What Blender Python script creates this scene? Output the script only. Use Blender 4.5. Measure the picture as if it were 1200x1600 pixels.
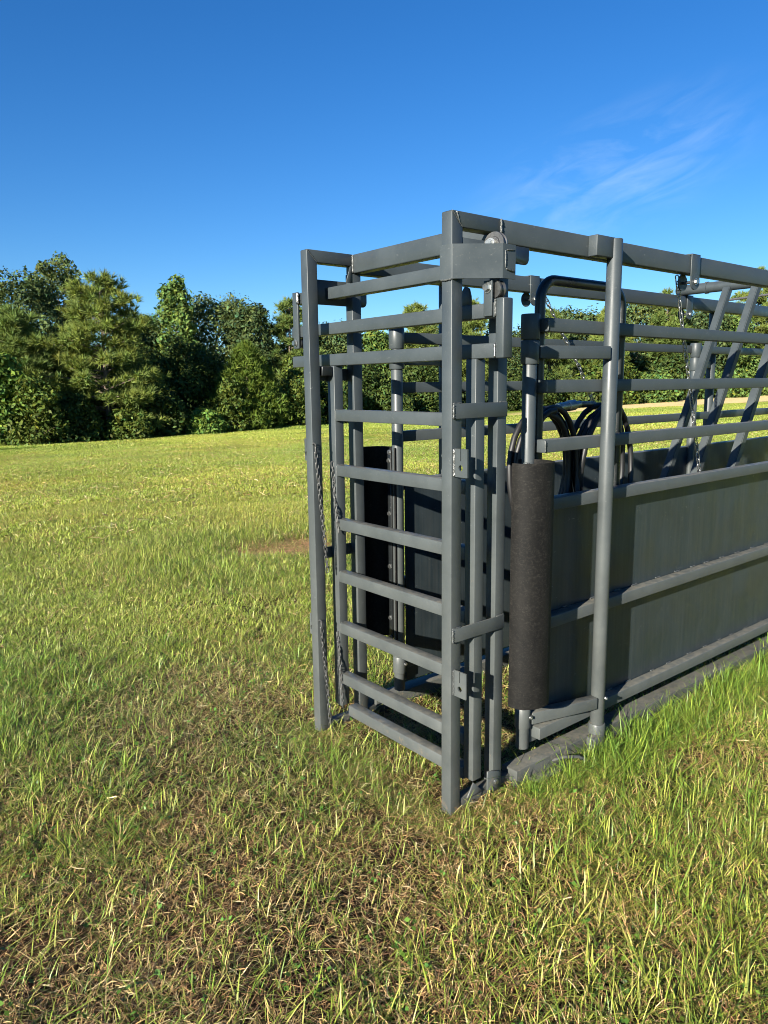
import bpy, bmesh, math, random
import numpy as np
from mathutils import Vector, Matrix, Quaternion

for o in list(bpy.data.objects):
    bpy.data.objects.remove(o)
SC = bpy.context.scene
COL = SC.collection
random.seed(7)
RNG = np.random.default_rng(11)

# ------------------------------------------------------------------ camera
cam_d = bpy.data.cameras.new("camera")
cam = bpy.data.objects.new("camera", cam_d)
COL.objects.link(cam)
cam_d.sensor_fit = 'VERTICAL'
cam_d.sensor_height = 36.0
cam_d.lens = 1156.0 / 1600.0 * 36.0
cam_d.clip_start = 0.05
cam_d.clip_end = 2000.0
_r = Vector((0.77496868, -0.63187564, -0.01251892))
_u = Vector((0.11608619, 0.12284752, 0.98561275))
_f = Vector((0.62124677, 0.76527228, -0.16855501))
CAMP = Vector((-1.7864, -1.8278, 1.5863))
cam.matrix_world = Matrix(((_r.x, _u.x, -_f.x, CAMP.x), (_r.y, _u.y, -_f.y, CAMP.y),
                           (_r.z, _u.z, -_f.z, CAMP.z), (0, 0, 0, 1)))
SC.camera = cam

# ------------------------------------------------------------------ sun and sky
SUN_DIR = Vector((1.0, 0.31, -0.387)).normalized()      # the way the light travels
SUN_EL = math.asin(-SUN_DIR.z)
SUN_ROT = math.atan2(-SUN_DIR.x, -SUN_DIR.y)
w = bpy.data.worlds.new("World")
SC.world = w
w.use_nodes = True
nt = w.node_tree
nt.nodes.clear()
out = nt.nodes.new('ShaderNodeOutputWorld')
bg = nt.nodes.new('ShaderNodeBackground')
bg.inputs['Strength'].default_value = 0.0535
sky = nt.nodes.new('ShaderNodeTexSky')
sky.sky_type = 'NISHITA'
sky.sun_disc = False
sky.sun_elevation = SUN_EL
sky.sun_rotation = SUN_ROT
sky.altitude = 100
sky.air_density = 1.0
sky.dust_density = 0.0
sky.ozone_density = 3.0
hs = nt.nodes.new('ShaderNodeHueSaturation')
hs.inputs['Saturation'].default_value = 1.28
nt.links.new(sky.outputs[0], hs.inputs['Color'])
# thin cirrus wisp
tc = nt.nodes.new('ShaderNodeTexCoord')
mp = nt.nodes.new('ShaderNodeMapping')
mp.vector_type = 'POINT'
mp.inputs['Location'].default_value = (-0.800, -0.549, -0.243)
mp2 = nt.nodes.new('ShaderNodeMapping')
mp2.inputs['Rotation'].default_value = (0.0, 0.0, -math.atan2(0.537, 0.807))
nt.links.new(tc.outputs['Generated'], mp.inputs['Vector'])
nt.links.new(mp.outputs[0], mp2.inputs['Vector'])
mp3 = nt.nodes.new('ShaderNodeMapping')       # now x away, y left, z up ; turn the streaks
mp3.inputs['Rotation'].default_value = (math.radians(17), 0, 0)
nt.links.new(mp2.outputs[0], mp3.inputs['Vector'])
mps = nt.nodes.new('ShaderNodeMapping')
mps.inputs['Scale'].default_value = (3.0, 9.0, 34.0)
nt.links.new(mp3.outputs[0], mps.inputs['Vector'])
nz = nt.nodes.new('ShaderNodeTexNoise')
nz.inputs['Scale'].default_value = 1.0
nz.inputs['Detail'].default_value = 7.0
nz.inputs['Roughness'].default_value = 0.55
nz.inputs['Distortion'].default_value = 0.7
nt.links.new(mps.outputs[0], nz.inputs['Vector'])
mpm = nt.nodes.new('ShaderNodeMapping')
mpm.inputs['Scale'].default_value = (3.0, 5.4, 13.0)
nt.links.new(mp3.outputs[0], mpm.inputs['Vector'])
ln = nt.nodes.new('ShaderNodeVectorMath')
ln.operation = 'LENGTH'
nt.links.new(mpm.outputs[0], ln.inputs[0])
r1 = nt.nodes.new('ShaderNodeMapRange')
r1.interpolation_type = 'SMOOTHSTEP'
r1.inputs['From Min'].default_value = 1.15
r1.inputs['From Max'].default_value = 0.1
nt.links.new(ln.outputs['Value'], r1.inputs['Value'])
r2 = nt.nodes.new('ShaderNodeMapRange')
r2.inputs['From Min'].default_value = 0.42
r2.inputs['From Max'].default_value = 0.8
nt.links.new(nz.outputs['Fac'], r2.inputs['Value'])
mu = nt.nodes.new('ShaderNodeMath')
mu.operation = 'MULTIPLY'
nt.links.new(r1.outputs[0], mu.inputs[0])
nt.links.new(r2.outputs[0], mu.inputs[1])
mu2 = nt.nodes.new('ShaderNodeMath')
mu2.operation = 'MULTIPLY'
mu2.inputs[1].default_value = 0.30
nt.links.new(mu.outputs[0], mu2.inputs[0])
mx = nt.nodes.new('ShaderNodeMix')
mx.data_type = 'RGBA'
nt.links.new(mu2.outputs[0], mx.inputs['Factor'])
wb = nt.nodes.new('ShaderNodeMix')              # camera white balance of the sky
wb.data_type = 'RGBA'
wb.blend_type = 'MULTIPLY'
wb.inputs['Factor'].default_value = 1.0
wb.inputs['B'].default_value = (.56, .77, 1.0, 1)
nt.links.new(hs.outputs[0], wb.inputs['A'])
nt.links.new(wb.outputs['Result'], mx.inputs['A'])
mx.inputs['B'].default_value = (5.6, 6.8, 8.0, 1)
nt.links.new(mx.outputs['Result'], bg.inputs['Color'])
nt.links.new(bg.outputs[0], out.inputs[0])

sun_d = bpy.data.lights.new("sun", 'SUN')
sun_d.energy = 5.0
sun_d.angle = math.radians(0.5)
sun_d.color = (1.0, 0.94, 0.82)
sun = bpy.data.objects.new("sun", sun_d)
COL.objects.link(sun)
sun.rotation_euler = SUN_DIR.to_track_quat('-Z', 'Y').to_euler()
sun.location = (-20, -8, 12)

vs = SC.view_settings
vs.view_transform = 'Standard'
vs.look = 'None'
vs.exposure = 1.55
vs.gamma = 1.0
vs.use_curve_mapping = False

# ------------------------------------------------------------------ helpers
def link(o, parent=None):
    COL.objects.link(o)
    if parent is not None:
        o.parent = parent
    return o

def tag(o, label, cat, group=None):
    o['label'] = label
    o['category'] = cat
    if group:
        o['group'] = group
    return o

def thing(name, label, cat, loc=(0, 0, 0), group=None):
    o = bpy.data.objects.new(name, None)
    o.empty_display_size = 0.1
    link(o)
    o.location = loc
    return tag(o, label, cat, group)

def smooth(me, ang=None):
    me.polygons.foreach_set('use_smooth', [True] * len(me.polygons))
    if ang:
        me.set_sharp_from_angle(angle=math.radians(ang))

def obj(name, me, mat, parent=None):
    o = bpy.data.objects.new(name, me)
    if mat is not None and len(me.materials) == 0:
        me.materials.append(mat)
    return link(o, parent)

def bm_obj(name, bm, mat, parent=None, ang=35):
    me = bpy.data.meshes.new(name)
    bm.normal_update()
    bm.to_mesh(me)
    bm.free()
    if ang is None:
        me.set_sharp_from_angle(angle=math.radians(50))
    else:
        smooth(me, ang)
    return obj(name, me, mat, parent)

def flats(bm):
    """flat faces stay flat, only the rounded corners are shaded smooth"""
    bm.normal_update()
    big = max(f.calc_area() for f in bm.faces)
    for f in bm.faces:
        n = f.normal
        f.smooth = max(abs(n.x), abs(n.y), abs(n.z)) < .9995 and f.calc_area() < .2 * big

def box(name, x0, x1, y0, y1, z0, z1, mat, parent, r=0.004, seg=2, rotz=0.0, piv=None):
    """a tube or plate with rounded corners"""
    bm = bmesh.new()
    bmesh.ops.create_cube(bm, size=1.0)
    bmesh.ops.scale(bm, vec=(x1 - x0, y1 - y0, z1 - z0), verts=bm.verts)
    if r:
        r = min(r, 0.45 * min(x1 - x0, y1 - y0, z1 - z0))
        bmesh.ops.bevel(bm, geom=bm.edges[:], offset=r, segments=seg, profile=0.5, affect='EDGES')
    flats(bm)
    bmesh.ops.translate(bm, vec=((x0 + x1) / 2, (y0 + y1) / 2, (z0 + z1) / 2), verts=bm.verts)
    if rotz:
        bmesh.ops.rotate(bm, cent=piv, matrix=Matrix.Rotation(rotz, 3, 'Z'), verts=bm.verts)
    return bm_obj(name, bm, mat, parent, None)

def prism(name, poly, a, b, axis, mat, parent, r=0.004, seg=2):
    """closed polygon in the plane across axis, pushed from a to b"""
    bm = bmesh.new()
    def P(p, t):
        return {'y': (p[0], t, p[1]), 'x': (t, p[0], p[1]), 'z': (p[0], p[1], t)}[axis]
    va = [bm.verts.new(P(p, a)) for p in poly]
    vb = [bm.verts.new(P(p, b)) for p in poly]
    n = len(poly)
    bm.faces.new(va)
    bm.faces.new(vb[::-1])
    for i in range(n):
        bm.faces.new((va[i], vb[i], vb[(i + 1) % n], va[(i + 1) % n]))
    bmesh.ops.recalc_face_normals(bm, faces=bm.faces[:])
    if r:
        bmesh.ops.bevel(bm, geom=bm.edges[:], offset=r, segments=seg, profile=0.5, affect='EDGES')
    flats(bm)
    return bm_obj(name, bm, mat, parent, None)

def frames(pts):
    pts = [Vector(p) for p in pts]
    T = []
    for i in range(len(pts)):
        a = pts[max(0, i - 1)]
        b = pts[min(len(pts) - 1, i + 1)]
        T.append((b - a).normalized())
    n = T[0].orthogonal().normalized()
    N = [n]
    for i in range(1, len(pts)):
        q = T[i - 1].rotation_difference(T[i])
        n = (q @ n).normalized()
        N.append(n)
    return pts, T, N

def tube_bm(bm, pts, rad, seg=14, closed=False, caps=True):
    pts, T, N = frames(pts)
    rings = []
    for i, p in enumerate(pts):
        r = rad[i] if hasattr(rad, '__len__') else rad
        B = T[i].cross(N[i])
        rings.append([bm.verts.new(p + r * (math.cos(2 * math.pi * k / seg) * N[i] + math.sin(2 * math.pi * k / seg) * B)) for k in range(seg)])
    m = len(rings)
    for i in range(m if closed else m - 1):
        a, b = rings[i], rings[(i + 1) % m]
        for k in range(seg):
            bm.faces.new((a[k], a[(k + 1) % seg], b[(k + 1) % seg], b[k]))
    if caps and not closed:
        bm.faces.new(rings[0][::-1])
        bm.faces.new(rings[-1])

def tube(name, pts, rad, mat, parent, seg=14, ang=40):
    bm = bmesh.new()
    tube_bm(bm, pts, rad, seg)
    bmesh.ops.recalc_face_normals(bm, faces=bm.faces[:])
    return bm_obj(name, bm, mat, parent, ang)

def vpipe(name, x, y, z0, z1, r, mat, parent, seg=24):
    return tube(name, [(x, y, z0), (x, y, z0 + .003), (x, y, z1 - .003), (x, y, z1)], [r - .002, r, r, r - .002], mat, parent, seg)

def weld(name, a, b, r, mat, parent, n=None):
    """knobbly weld bead from a to b"""
    a, b = Vector(a), Vector(b)
    n = n or max(6, int((b - a).length / .004))
    pts, rad = [], []
    for i in range(n + 1):
        p = a.lerp(b, i / n)
        p += Vector((random.uniform(-1, 1), random.uniform(-1, 1), random.uniform(-1, 1))) * r * .22
        pts.append(p)
        rad.append(r * (1 + (.28 if i % 2 else -.2) + random.uniform(-.15, .15)))
    rad[0] *= .5
    rad[-1] *= .5
    return tube(name, pts, rad, mat, parent, 7, 80)

def hexbolt(name, p, d, r, h, mat, parent, washer=True):
    """hex head with a washer and a stub, pointing along d"""
    bm = bmesh.new()
    bmesh.ops.create_cone(bm, cap_ends=True, segments=6, radius1=r, radius2=r * .94, depth=h,
                          matrix=Matrix.Translation((0, 0, h / 2 + .002)))
    if washer:
        bmesh.ops.create_cone(bm, cap_ends=True, segments=16, radius1=r * 1.35, radius2=r * 1.35, depth=.003,
                              matrix=Matrix.Translation((0, 0, .0015)))
    q = Vector(d).normalized().to_track_quat('Z', 'Y')
    bmesh.ops.transform(bm, matrix=Matrix.Translation(p) @ q.to_matrix().to_4x4(), verts=bm.verts)
    return bm_obj(name, bm, mat, parent, 30)

def lathe(name, prof, p, d, mat, parent, seg=28):
    bm = bmesh.new()
    rings = [[bm.verts.new((r * math.cos(2 * math.pi * k / seg), r * math.sin(2 * math.pi * k / seg), h)) for k in range(seg)] for r, h in prof]
    for a, b in zip(rings[:-1], rings[1:]):
        for k in range(seg):
            bm.faces.new((a[k], a[(k + 1) % seg], b[(k + 1) % seg], b[k]))
    bm.faces.new(rings[0][::-1])
    bm.faces.new(rings[-1])
    bmesh.ops.recalc_face_normals(bm, faces=bm.faces[:])
    q = Vector(d).normalized().to_track_quat('Z', 'Y')
    bmesh.ops.transform(bm, matrix=Matrix.Translation(p) @ q.to_matrix().to_4x4(), verts=bm.verts)
    return bm_obj(name, bm, mat, parent, 30)

def raw_mesh(name, V, F, colr=None):
    """fast mesh: V (n,3), F (m,k), one colour per vertex"""
    me = bpy.data.meshes.new(name)
    V = np.ascontiguousarray(V, dtype=np.float32)
    F = np.ascontiguousarray(F, dtype=np.int32)
    m, k = F.shape
    me.vertices.add(len(V))
    me.vertices.foreach_set('co', V.ravel())
    me.loops.add(m * k)
    me.loops.foreach_set('vertex_index', F.ravel())
    me.polygons.add(m)
    me.polygons.foreach_set('loop_start', np.arange(0, m * k, k, dtype=np.int32))
    me.update(calc_edges=True)
    if colr is not None:
        at = me.color_attributes.new('tint', 'FLOAT_COLOR', 'POINT')
        c4 = np.ones((len(V), 4), np.float32)
        c4[:, :3] = colr
        at.data.foreach_set('color', c4.ravel())
    return me

# ------------------------------------------------------------------ materials
def new_mat(name):
    m = bpy.data.materials.new(name)
    m.use_nodes = True
    n = m.node_tree
    return m, n, n.nodes['Principled BSDF'], n.links

def nd(n, kind, **kw):
    a = n.nodes.new(kind)
    for k, v in kw.items():
        if k in a.inputs:
            a.inputs[k].default_value = v
        else:
            setattr(a, k, v)
    return a

def coords(n, scale=(1, 1, 1)):
    t = n.nodes.new('ShaderNodeNewGeometry')
    mpn = n.nodes.new('ShaderNodeMapping')
    mpn.inputs['Scale'].default_value = scale
    n.links.new(t.outputs['Position'], mpn.inputs['Vector'])
    return mpn.outputs[0], t

def ramp(n, src, stops):
    r = n.nodes.new('ShaderNodeValToRGB')
    el = r.color_ramp.elements
    while len(el) > 1:
        el.remove(el[0])
    el[0].position = stops[0][0]
    el[0].color = stops[0][1]
    for p, c in stops[1:]:
        e = el.new(p)
        e.color = c
    n.links.new(src, r.inputs[0])
    return r.outputs[0]

def g(v):
    return (v, v, v, 1)

def mixc(n, fac, a, b, mode='MIX'):
    m = n.nodes.new('ShaderNodeMix')
    m.data_type = 'RGBA'
    m.blend_type = mode
    if hasattr(fac, 'node'):
        n.links.new(fac, m.inputs['Factor'])
    else:
        m.inputs['Factor'].default_value = fac
    for s, v in (('A', a), ('B', b)):
        if hasattr(v, 'node'):
            n.links.new(v, m.inputs[s])
        else:
            m.inputs[s].default_value = v
    return m.outputs['Result']

def paint_mat(name, base, streak=0.0, dust_top=0.5, rough=(0.34, 0.54), pale_low=True, wavy=0.0):
    m, n, b, L = new_mat(name)
    c1, geo = coords(n, (3, 3, 3))
    big = nd(n, 'ShaderNodeTexNoise', Scale=2.2, Detail=6.0, Roughness=0.6)
    L.new(c1, big.inputs['Vector'])
    f1 = ramp(n, big.outputs['Fac'], [(.3, g(.86)), (.7, g(1.14))])
    colr = mixc(n, 1.0, (*base, 1), f1, 'MULTIPLY')
    # fine specks of dust and dried drops
    c2, _ = coords(n, (60, 60, 60))
    sp = nd(n, 'ShaderNodeTexNoise', Scale=3.0, Detail=3.0)
    L.new(c2, sp.inputs['Vector'])
    f2 = ramp(n, sp.outputs['Fac'], [(.63, g(0)), (.75, g(.35))])
    colr = mixc(n, f2, colr, (.11, .105, .09, 1))
    # run marks down the sheet
    if streak:
        c3, _ = coords(n, (38, 38, 1.1))
        st = nd(n, 'ShaderNodeTexNoise', Scale=1.6, Detail=5.0, Roughness=0.65)
        L.new(c3, st.inputs['Vector'])
        f3 = ramp(n, st.outputs['Fac'], [(.38, g(0)), (.72, g(streak))])
        colr = mixc(n, f3, colr, (.098, .098, .090, 1))
        c3b, _ = coords(n, (90, 90, 2.4))
        st2 = nd(n, 'ShaderNodeTexNoise', Scale=1.6, Detail=3.0, Roughness=0.6)
        L.new(c3b, st2.inputs['Vector'])
        f3b = ramp(n, st2.outputs['Fac'], [(.60, g(0)), (.74, g(.55))])
        colr = mixc(n, f3b, colr, (.030, .032, .031, 1))
    # settled dust and dew on faces that look up
    sx = n.nodes.new('ShaderNodeSeparateXYZ')
    L.new(geo.outputs['Normal'], sx.inputs[0])
    up = nd(n, 'ShaderNodeMapRange')
    up.inputs['From Min'].default_value = .75
    up.inputs['From Max'].default_value = 1.0
    L.new(sx.outputs['Z'], up.inputs['Value'])
    c4, _ = coords(n, (26, 26, 26))
    dn = nd(n, 'ShaderNodeTexNoise', Scale=1.0, Detail=8.0, Roughness=0.72)
    L.new(c4, dn.inputs['Vector'])
    f4 = ramp(n, dn.outputs['Fac'], [(.40, g(.05)), (.62, g(dust_top))])
    mm = nd(n, 'ShaderNodeMath', operation='MULTIPLY')
    L.new(up.outputs[0], mm.inputs[0])
    L.new(f4, mm.inputs[1])
    colr = mixc(n, mm.outputs[0], colr, (.22, .19, .14, 1))
    c7, _ = coords(n, (11, 11, 30))
    sc_ = nd(n, 'ShaderNodeTexNoise', Scale=2.0, Detail=8.0, Roughness=.75, Distortion=1.6)
    L.new(c7, sc_.inputs['Vector'])
    f7 = ramp(n, sc_.outputs['Fac'], [(.635, g(0)), (.69, g(.7))])
    colr = mixc(n, f7, colr, (.16, .165, .16, 1))
    c8, _ = coords(n, (9, 9, 6))
    ru = nd(n, 'ShaderNodeTexNoise', Scale=2.4, Detail=9.0, Roughness=.78)
    L.new(c8, ru.inputs['Vector'])
    f8 = ramp(n, ru.outputs['Fac'], [(.66, g(0)), (.71, g(.7))])
    colr = mixc(n, f8, colr, (.085, .050, .030, 1))
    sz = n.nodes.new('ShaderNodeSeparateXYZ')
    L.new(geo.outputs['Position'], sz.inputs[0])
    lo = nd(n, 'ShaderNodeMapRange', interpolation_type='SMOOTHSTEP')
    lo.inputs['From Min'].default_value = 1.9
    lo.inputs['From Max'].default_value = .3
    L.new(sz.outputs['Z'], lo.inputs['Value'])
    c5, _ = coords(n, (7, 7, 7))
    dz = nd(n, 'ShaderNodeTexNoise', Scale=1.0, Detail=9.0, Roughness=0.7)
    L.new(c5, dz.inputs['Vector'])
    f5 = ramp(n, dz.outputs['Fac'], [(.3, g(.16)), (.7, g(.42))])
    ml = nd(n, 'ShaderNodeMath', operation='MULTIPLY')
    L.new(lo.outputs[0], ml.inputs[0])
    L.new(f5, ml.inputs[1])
    if pale_low:
        colr = mixc(n, ml.outputs[0], colr, (.135, .138, .122, 1))  # paint grows paler towards the ground, broken up by noise
    # dried mud thrown up from the ground
    md_ = nd(n, 'ShaderNodeMapRange', interpolation_type='SMOOTHSTEP')
    md_.inputs['From Min'].default_value = .32
    md_.inputs['From Max'].default_value = .0
    L.new(sz.outputs['Z'], md_.inputs['Value'])
    c9, _ = coords(n, (24, 24, 18))
    mn = nd(n, 'ShaderNodeTexNoise', Scale=1.6, Detail=9.0, Roughness=.75)
    L.new(c9, mn.inputs['Vector'])
    ad_ = nd(n, 'ShaderNodeMath', operation='MULTIPLY_ADD')
    L.new(md_.outputs[0], ad_.inputs[0])
    ad_.inputs[1].default_value = .13
    L.new(mn.outputs['Fac'], ad_.inputs[2])
    f9 = ramp(n, ad_.outputs[0], [(.66, g(0)), (.76, g(.75))])
    colr = mixc(n, f9, colr, (.125, .105, .078, 1))
    L.new(colr, b.inputs['Base Color'])
    rr = nd(n, 'ShaderNodeMapRange')
    rr.inputs['From Min'].default_value = .3
    rr.inputs['From Max'].default_value = .7
    rr.inputs['To Min'].default_value = rough[0]
    rr.inputs['To Max'].default_value = rough[1]
    L.new(big.outputs['Fac'], rr.inputs['Value'])
    L.new(rr.outputs[0], b.inputs['Roughness'])
    bp = nd(n, 'ShaderNodeBump', Strength=0.06, Distance=0.002)
    L.new(sp.outputs['Fac'], bp.inputs['Height'])
    # slow buckles in the metal
    c6, _ = coords(n, (2.6, 2.6, 2.2) if wavy else (5, 5, 5))
    wv = nd(n, 'ShaderNodeTexNoise', Scale=1.0, Detail=2.0, Roughness=.4)
    L.new(c6, wv.inputs['Vector'])
    bw = nd(n, 'ShaderNodeBump', Strength=.9 if wavy else .25, Distance=.03 if wavy else .004)
    L.new(wv.outputs['Fac'], bw.inputs['Height'])
    L.new(bp.outputs[0], bw.inputs['Normal'])
    L.new(bw.outputs[0], b.inputs['Normal'])
    b.inputs['Specular IOR Level'].default_value = 0.38
    return m

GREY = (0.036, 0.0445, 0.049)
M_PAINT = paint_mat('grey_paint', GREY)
M_PANEL = paint_mat('grey_sheet_paint', (0.019, 0.028, 0.033), streak=.20, rough=(.30, .46), pale_low=False, wavy=.5)
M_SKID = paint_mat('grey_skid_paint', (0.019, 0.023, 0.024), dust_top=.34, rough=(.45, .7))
M_GLOSS = paint_mat('dark_pipe_paint', (0.010, 0.012, 0.013), dust_top=.2, rough=(.25, .4), pale_low=False)

def metal_mat(name, c, rough, metallic=1.0):
    m, n, b, L = new_mat(name)
    c1, _ = coords(n, (80, 80, 80))
    t = nd(n, 'ShaderNodeTexNoise', Scale=1.5, Detail=4.0)
    L.new(c1, t.inputs['Vector'])
    cc = ramp(n, t.outputs['Fac'], [(.3, (c[0] * .7, c[1] * .7, c[2] * .7, 1)), (.7, (*c, 1))])
    L.new(cc, b.inputs['Base Color'])
    b.inputs['Metallic'].default_value = metallic
    b.inputs['Roughness'].default_value = rough
    return m
M_ZINC = metal_mat('zinc_plate', (.46, .47, .46), .4)
M_CHAIN = metal_mat('dull_chain_steel', (.15, .15, .145), .5, .7)
M_BRIGHT = metal_mat('galvanised_chain', (.40, .40, .39), .42)
M_WELD = metal_mat('painted_weld', (.075, .08, .078), .42, .1)
M_PULLEY = metal_mat('pulley_steel', (.13, .13, .128), .4, .8)

def rubber_mat():
    m, n, b, L = new_mat('scuffed_rubber')
    c1, _ = coords(n, (9, 9, 3.2))
    t = nd(n, 'ShaderNodeTexNoise', Scale=1.4, Detail=7.0, Roughness=.68, Distortion=.6)
    L.new(c1, t.inputs['Vector'])
    col1 = ramp(n, t.outputs['Fac'], [(.35, (.0025, .0025, .0025, 1)), (.72, (.009, .0085, .0075, 1))])
    c2, _ = coords(n, (30, 30, 52))
    s = nd(n, 'ShaderNodeTexNoise', Scale=1.5, Detail=9.0, Roughness=.72, Distortion=2.2)
    L.new(c2, s.inputs['Vector'])
    f = ramp(n, s.outputs['Fac'], [(.50, g(0)), (.70, g(.34))])
    col2 = mixc(n, f, col1, (.060, .055, .046, 1))
    L.new(col2, b.inputs['Base Color'])
    b.inputs['Roughness'].default_value = .7
    b.inputs['Specular IOR Level'].default_value = .2
    bp = nd(n, 'ShaderNodeBump', Strength=.25, Distance=.003)
    L.new(t.outputs['Fac'], bp.inputs['Height'])
    L.new(bp.outputs[0], b.inputs['Normal'])
    return m
M_RUBBER = rubber_mat()

def hose_mat():
    m, n, b, L = new_mat('black_hose_rubber')
    b.inputs['Base Color'].default_value = (.009, .009, .010, 1)
    b.inputs['Roughness'].default_value = .5
    return m
M_HOSE = hose_mat()

def leaf_mat(name, trans=.35, rough=.5, vary=.35, gloss=.25, patches=False):
    m = bpy.data.materials.new(name)
    m.use_nodes = True
    n = m.node_tree
    L = n.links
    b = n.nodes['Principled BSDF']
    a = n.nodes.new('ShaderNodeAttribute')
    a.attribute_name = 'tint'
    oi = n.nodes.new('ShaderNodeObjectInfo')
    rv = nd(n, 'ShaderNodeMapRange')
    rv.inputs['To Min'].default_value = 1 - vary
    rv.inputs['To Max'].default_value = 1 + vary
    L.new(oi.outputs['Random'], rv.inputs['Value'])
    c = mixc(n, 1.0, a.outputs['Color'], rv.outputs[0], 'MULTIPLY')
    if patches:          # the sward is yellower here, greener there
        pc, _ = coords(n, (1, 1, 0))
        p1 = nd(n, 'ShaderNodeTexNoise', Scale=.55, Detail=5.0, Roughness=.6)
        L.new(pc, p1.inputs['Vector'])
        p2 = nd(n, 'ShaderNodeTexNoise', Scale=.09, Detail=3.0, Roughness=.6)
        L.new(pc, p2.inputs['Vector'])
        t1 = ramp(n, p1.outputs['Fac'], [(.30, (.82, .94, .9, 1)), (.5, (1, 1, 1, 1)), (.70, (1.08, 1.0, .98, 1))])
        t2 = ramp(n, p2.outputs['Fac'], [(.36, (.86, .95, .9, 1)), (.62, (1.16, 1.06, 1.0, 1))])
        c = mixc(n, 1.0, c, t1, 'MULTIPLY')
        c = mixc(n, 1.0, c, t2, 'MULTIPLY')
    L.new(c, b.inputs['Base Color'])
    b.inputs['Roughness'].default_value = rough
    b.inputs['Specular IOR Level'].default_value = gloss
    tr = n.nodes.new('ShaderNodeBsdfTranslucent')
    tint = mixc(n, 1.0, c, (1.15, 1.1, .55, 1), 'MULTIPLY')
    L.new(tint, tr.inputs['Color'])
    ms = n.nodes.new('ShaderNodeMixShader')
    ms.inputs[0].default_value = trans
    L.new(b.outputs[0], ms.inputs[1])
    L.new(tr.outputs[0], ms.inputs[2])
    L.new(ms.outputs[0], n.nodes['Material Output'].inputs[0])
    return m
M_LEAF = leaf_mat('tree_leaf', .2, .6, .0, .15)
M_GRASS = leaf_mat('grass_blade', .13, .42, .14, .3, True)

def bark_mat():
    m, n, b, L = new_mat('bark')
    c1, _ = coords(n, (6, 6, 1.5))
    t = nd(n, 'ShaderNodeTexNoise', Scale=2.5, Detail=6.0, Roughness=.7)
    L.new(c1, t.inputs['Vector'])
    L.new(ramp(n, t.outputs['Fac'], [(.3, (.06, .045, .034, 1)), (.7, (.21, .16, .12, 1))]), b.inputs['Base Color'])
    b.inputs['Roughness'].default_value = .9
    return m
M_BARK = bark_mat()

# ------------------------------------------------------------------ ground
def sstep(a, b, x):
    t = np.clip((x - a) / (b - a), 0, 1)
    return t * t * (3 - 2 * t)

def vnoise(x, y, seed=0):
    """smooth value noise in 0..1, numpy"""
    x = np.asarray(x, float)
    y = np.asarray(y, float)
    xi = np.floor(x).astype(np.int64)
    yi = np.floor(y).astype(np.int64)
    fx = x - xi
    fy = y - yi
    fx = fx * fx * (3 - 2 * fx)
    fy = fy * fy * (3 - 2 * fy)
    def h(i, j):
        n = (i * 374761393 + j * 668265263 + seed * 974634777) & 0x7fffffff
        n = ((n ^ (n >> 13)) * 1274126177) & 0x7fffffff
        return ((n ^ (n >> 16)) & 0xffff) / 65535.0
    return (h(xi, yi) * (1 - fx) + h(xi + 1, yi) * fx) * (1 - fy) + (h(xi, yi + 1) * (1 - fx) + h(xi + 1, yi + 1) * fx) * fy

def terrain(X, Y):
    X = np.asarray(X, float)
    Y = np.asarray(Y, float)
    r = np.hypot(X - 1.0, Y - .4)
    s = sstep(3.5, 16, r)
    Yc = np.where(Y > 55, 55 + (Y - 55) * .2, np.where(Y < -12, -12 + (Y + 12) * .2, Y))
    Xc = np.clip(X, -40, 160)
    z = (-.031 * Yc + .0113 * (Xc - 5)) * s
    z += (vnoise(X * .16, Y * .16, 3) - .5) * .22 * sstep(5, 18, r)
    z += (vnoise(X * 3.1, Y * 3.1, 5) - .5) * .022 + (vnoise(X * 9, Y * 9, 6) - .5) * .012
    return z - .012

def axis_steps(lo, hi, c0, c1, fine, grow=1.13, mx=9.0):
    a = list(np.arange(c0, c1 + 1e-6, fine))
    st = fine
    while a[-1] < hi:
        st = min(mx, st * grow)
        a.append(a[-1] + st)
    st = fine
    while a[0] > lo:
        st = min(mx, st * grow)
        a.insert(0, a[0] - st)
    return np.array(a)

gx = axis_steps(-250, 420, -2.6, 4.5, .06)
gy = axis_steps(-250, 420, -2.4, 5.0, .06)
GX, GY = np.meshgrid(gx, gy, indexing='ij')
GZ = terrain(GX, GY)
nx, ny = len(gx), len(gy)
V = np.stack([GX.ravel(), GY.ravel(), GZ.ravel()], 1)
I, J = np.meshgrid(np.arange(nx - 1), np.arange(ny - 1), indexing='ij')
F = np.stack([(I * ny + J), ((I + 1) * ny + J), ((I + 1) * ny + J + 1), (I * ny + J + 1)], -1).reshape(-1, 4)

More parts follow.
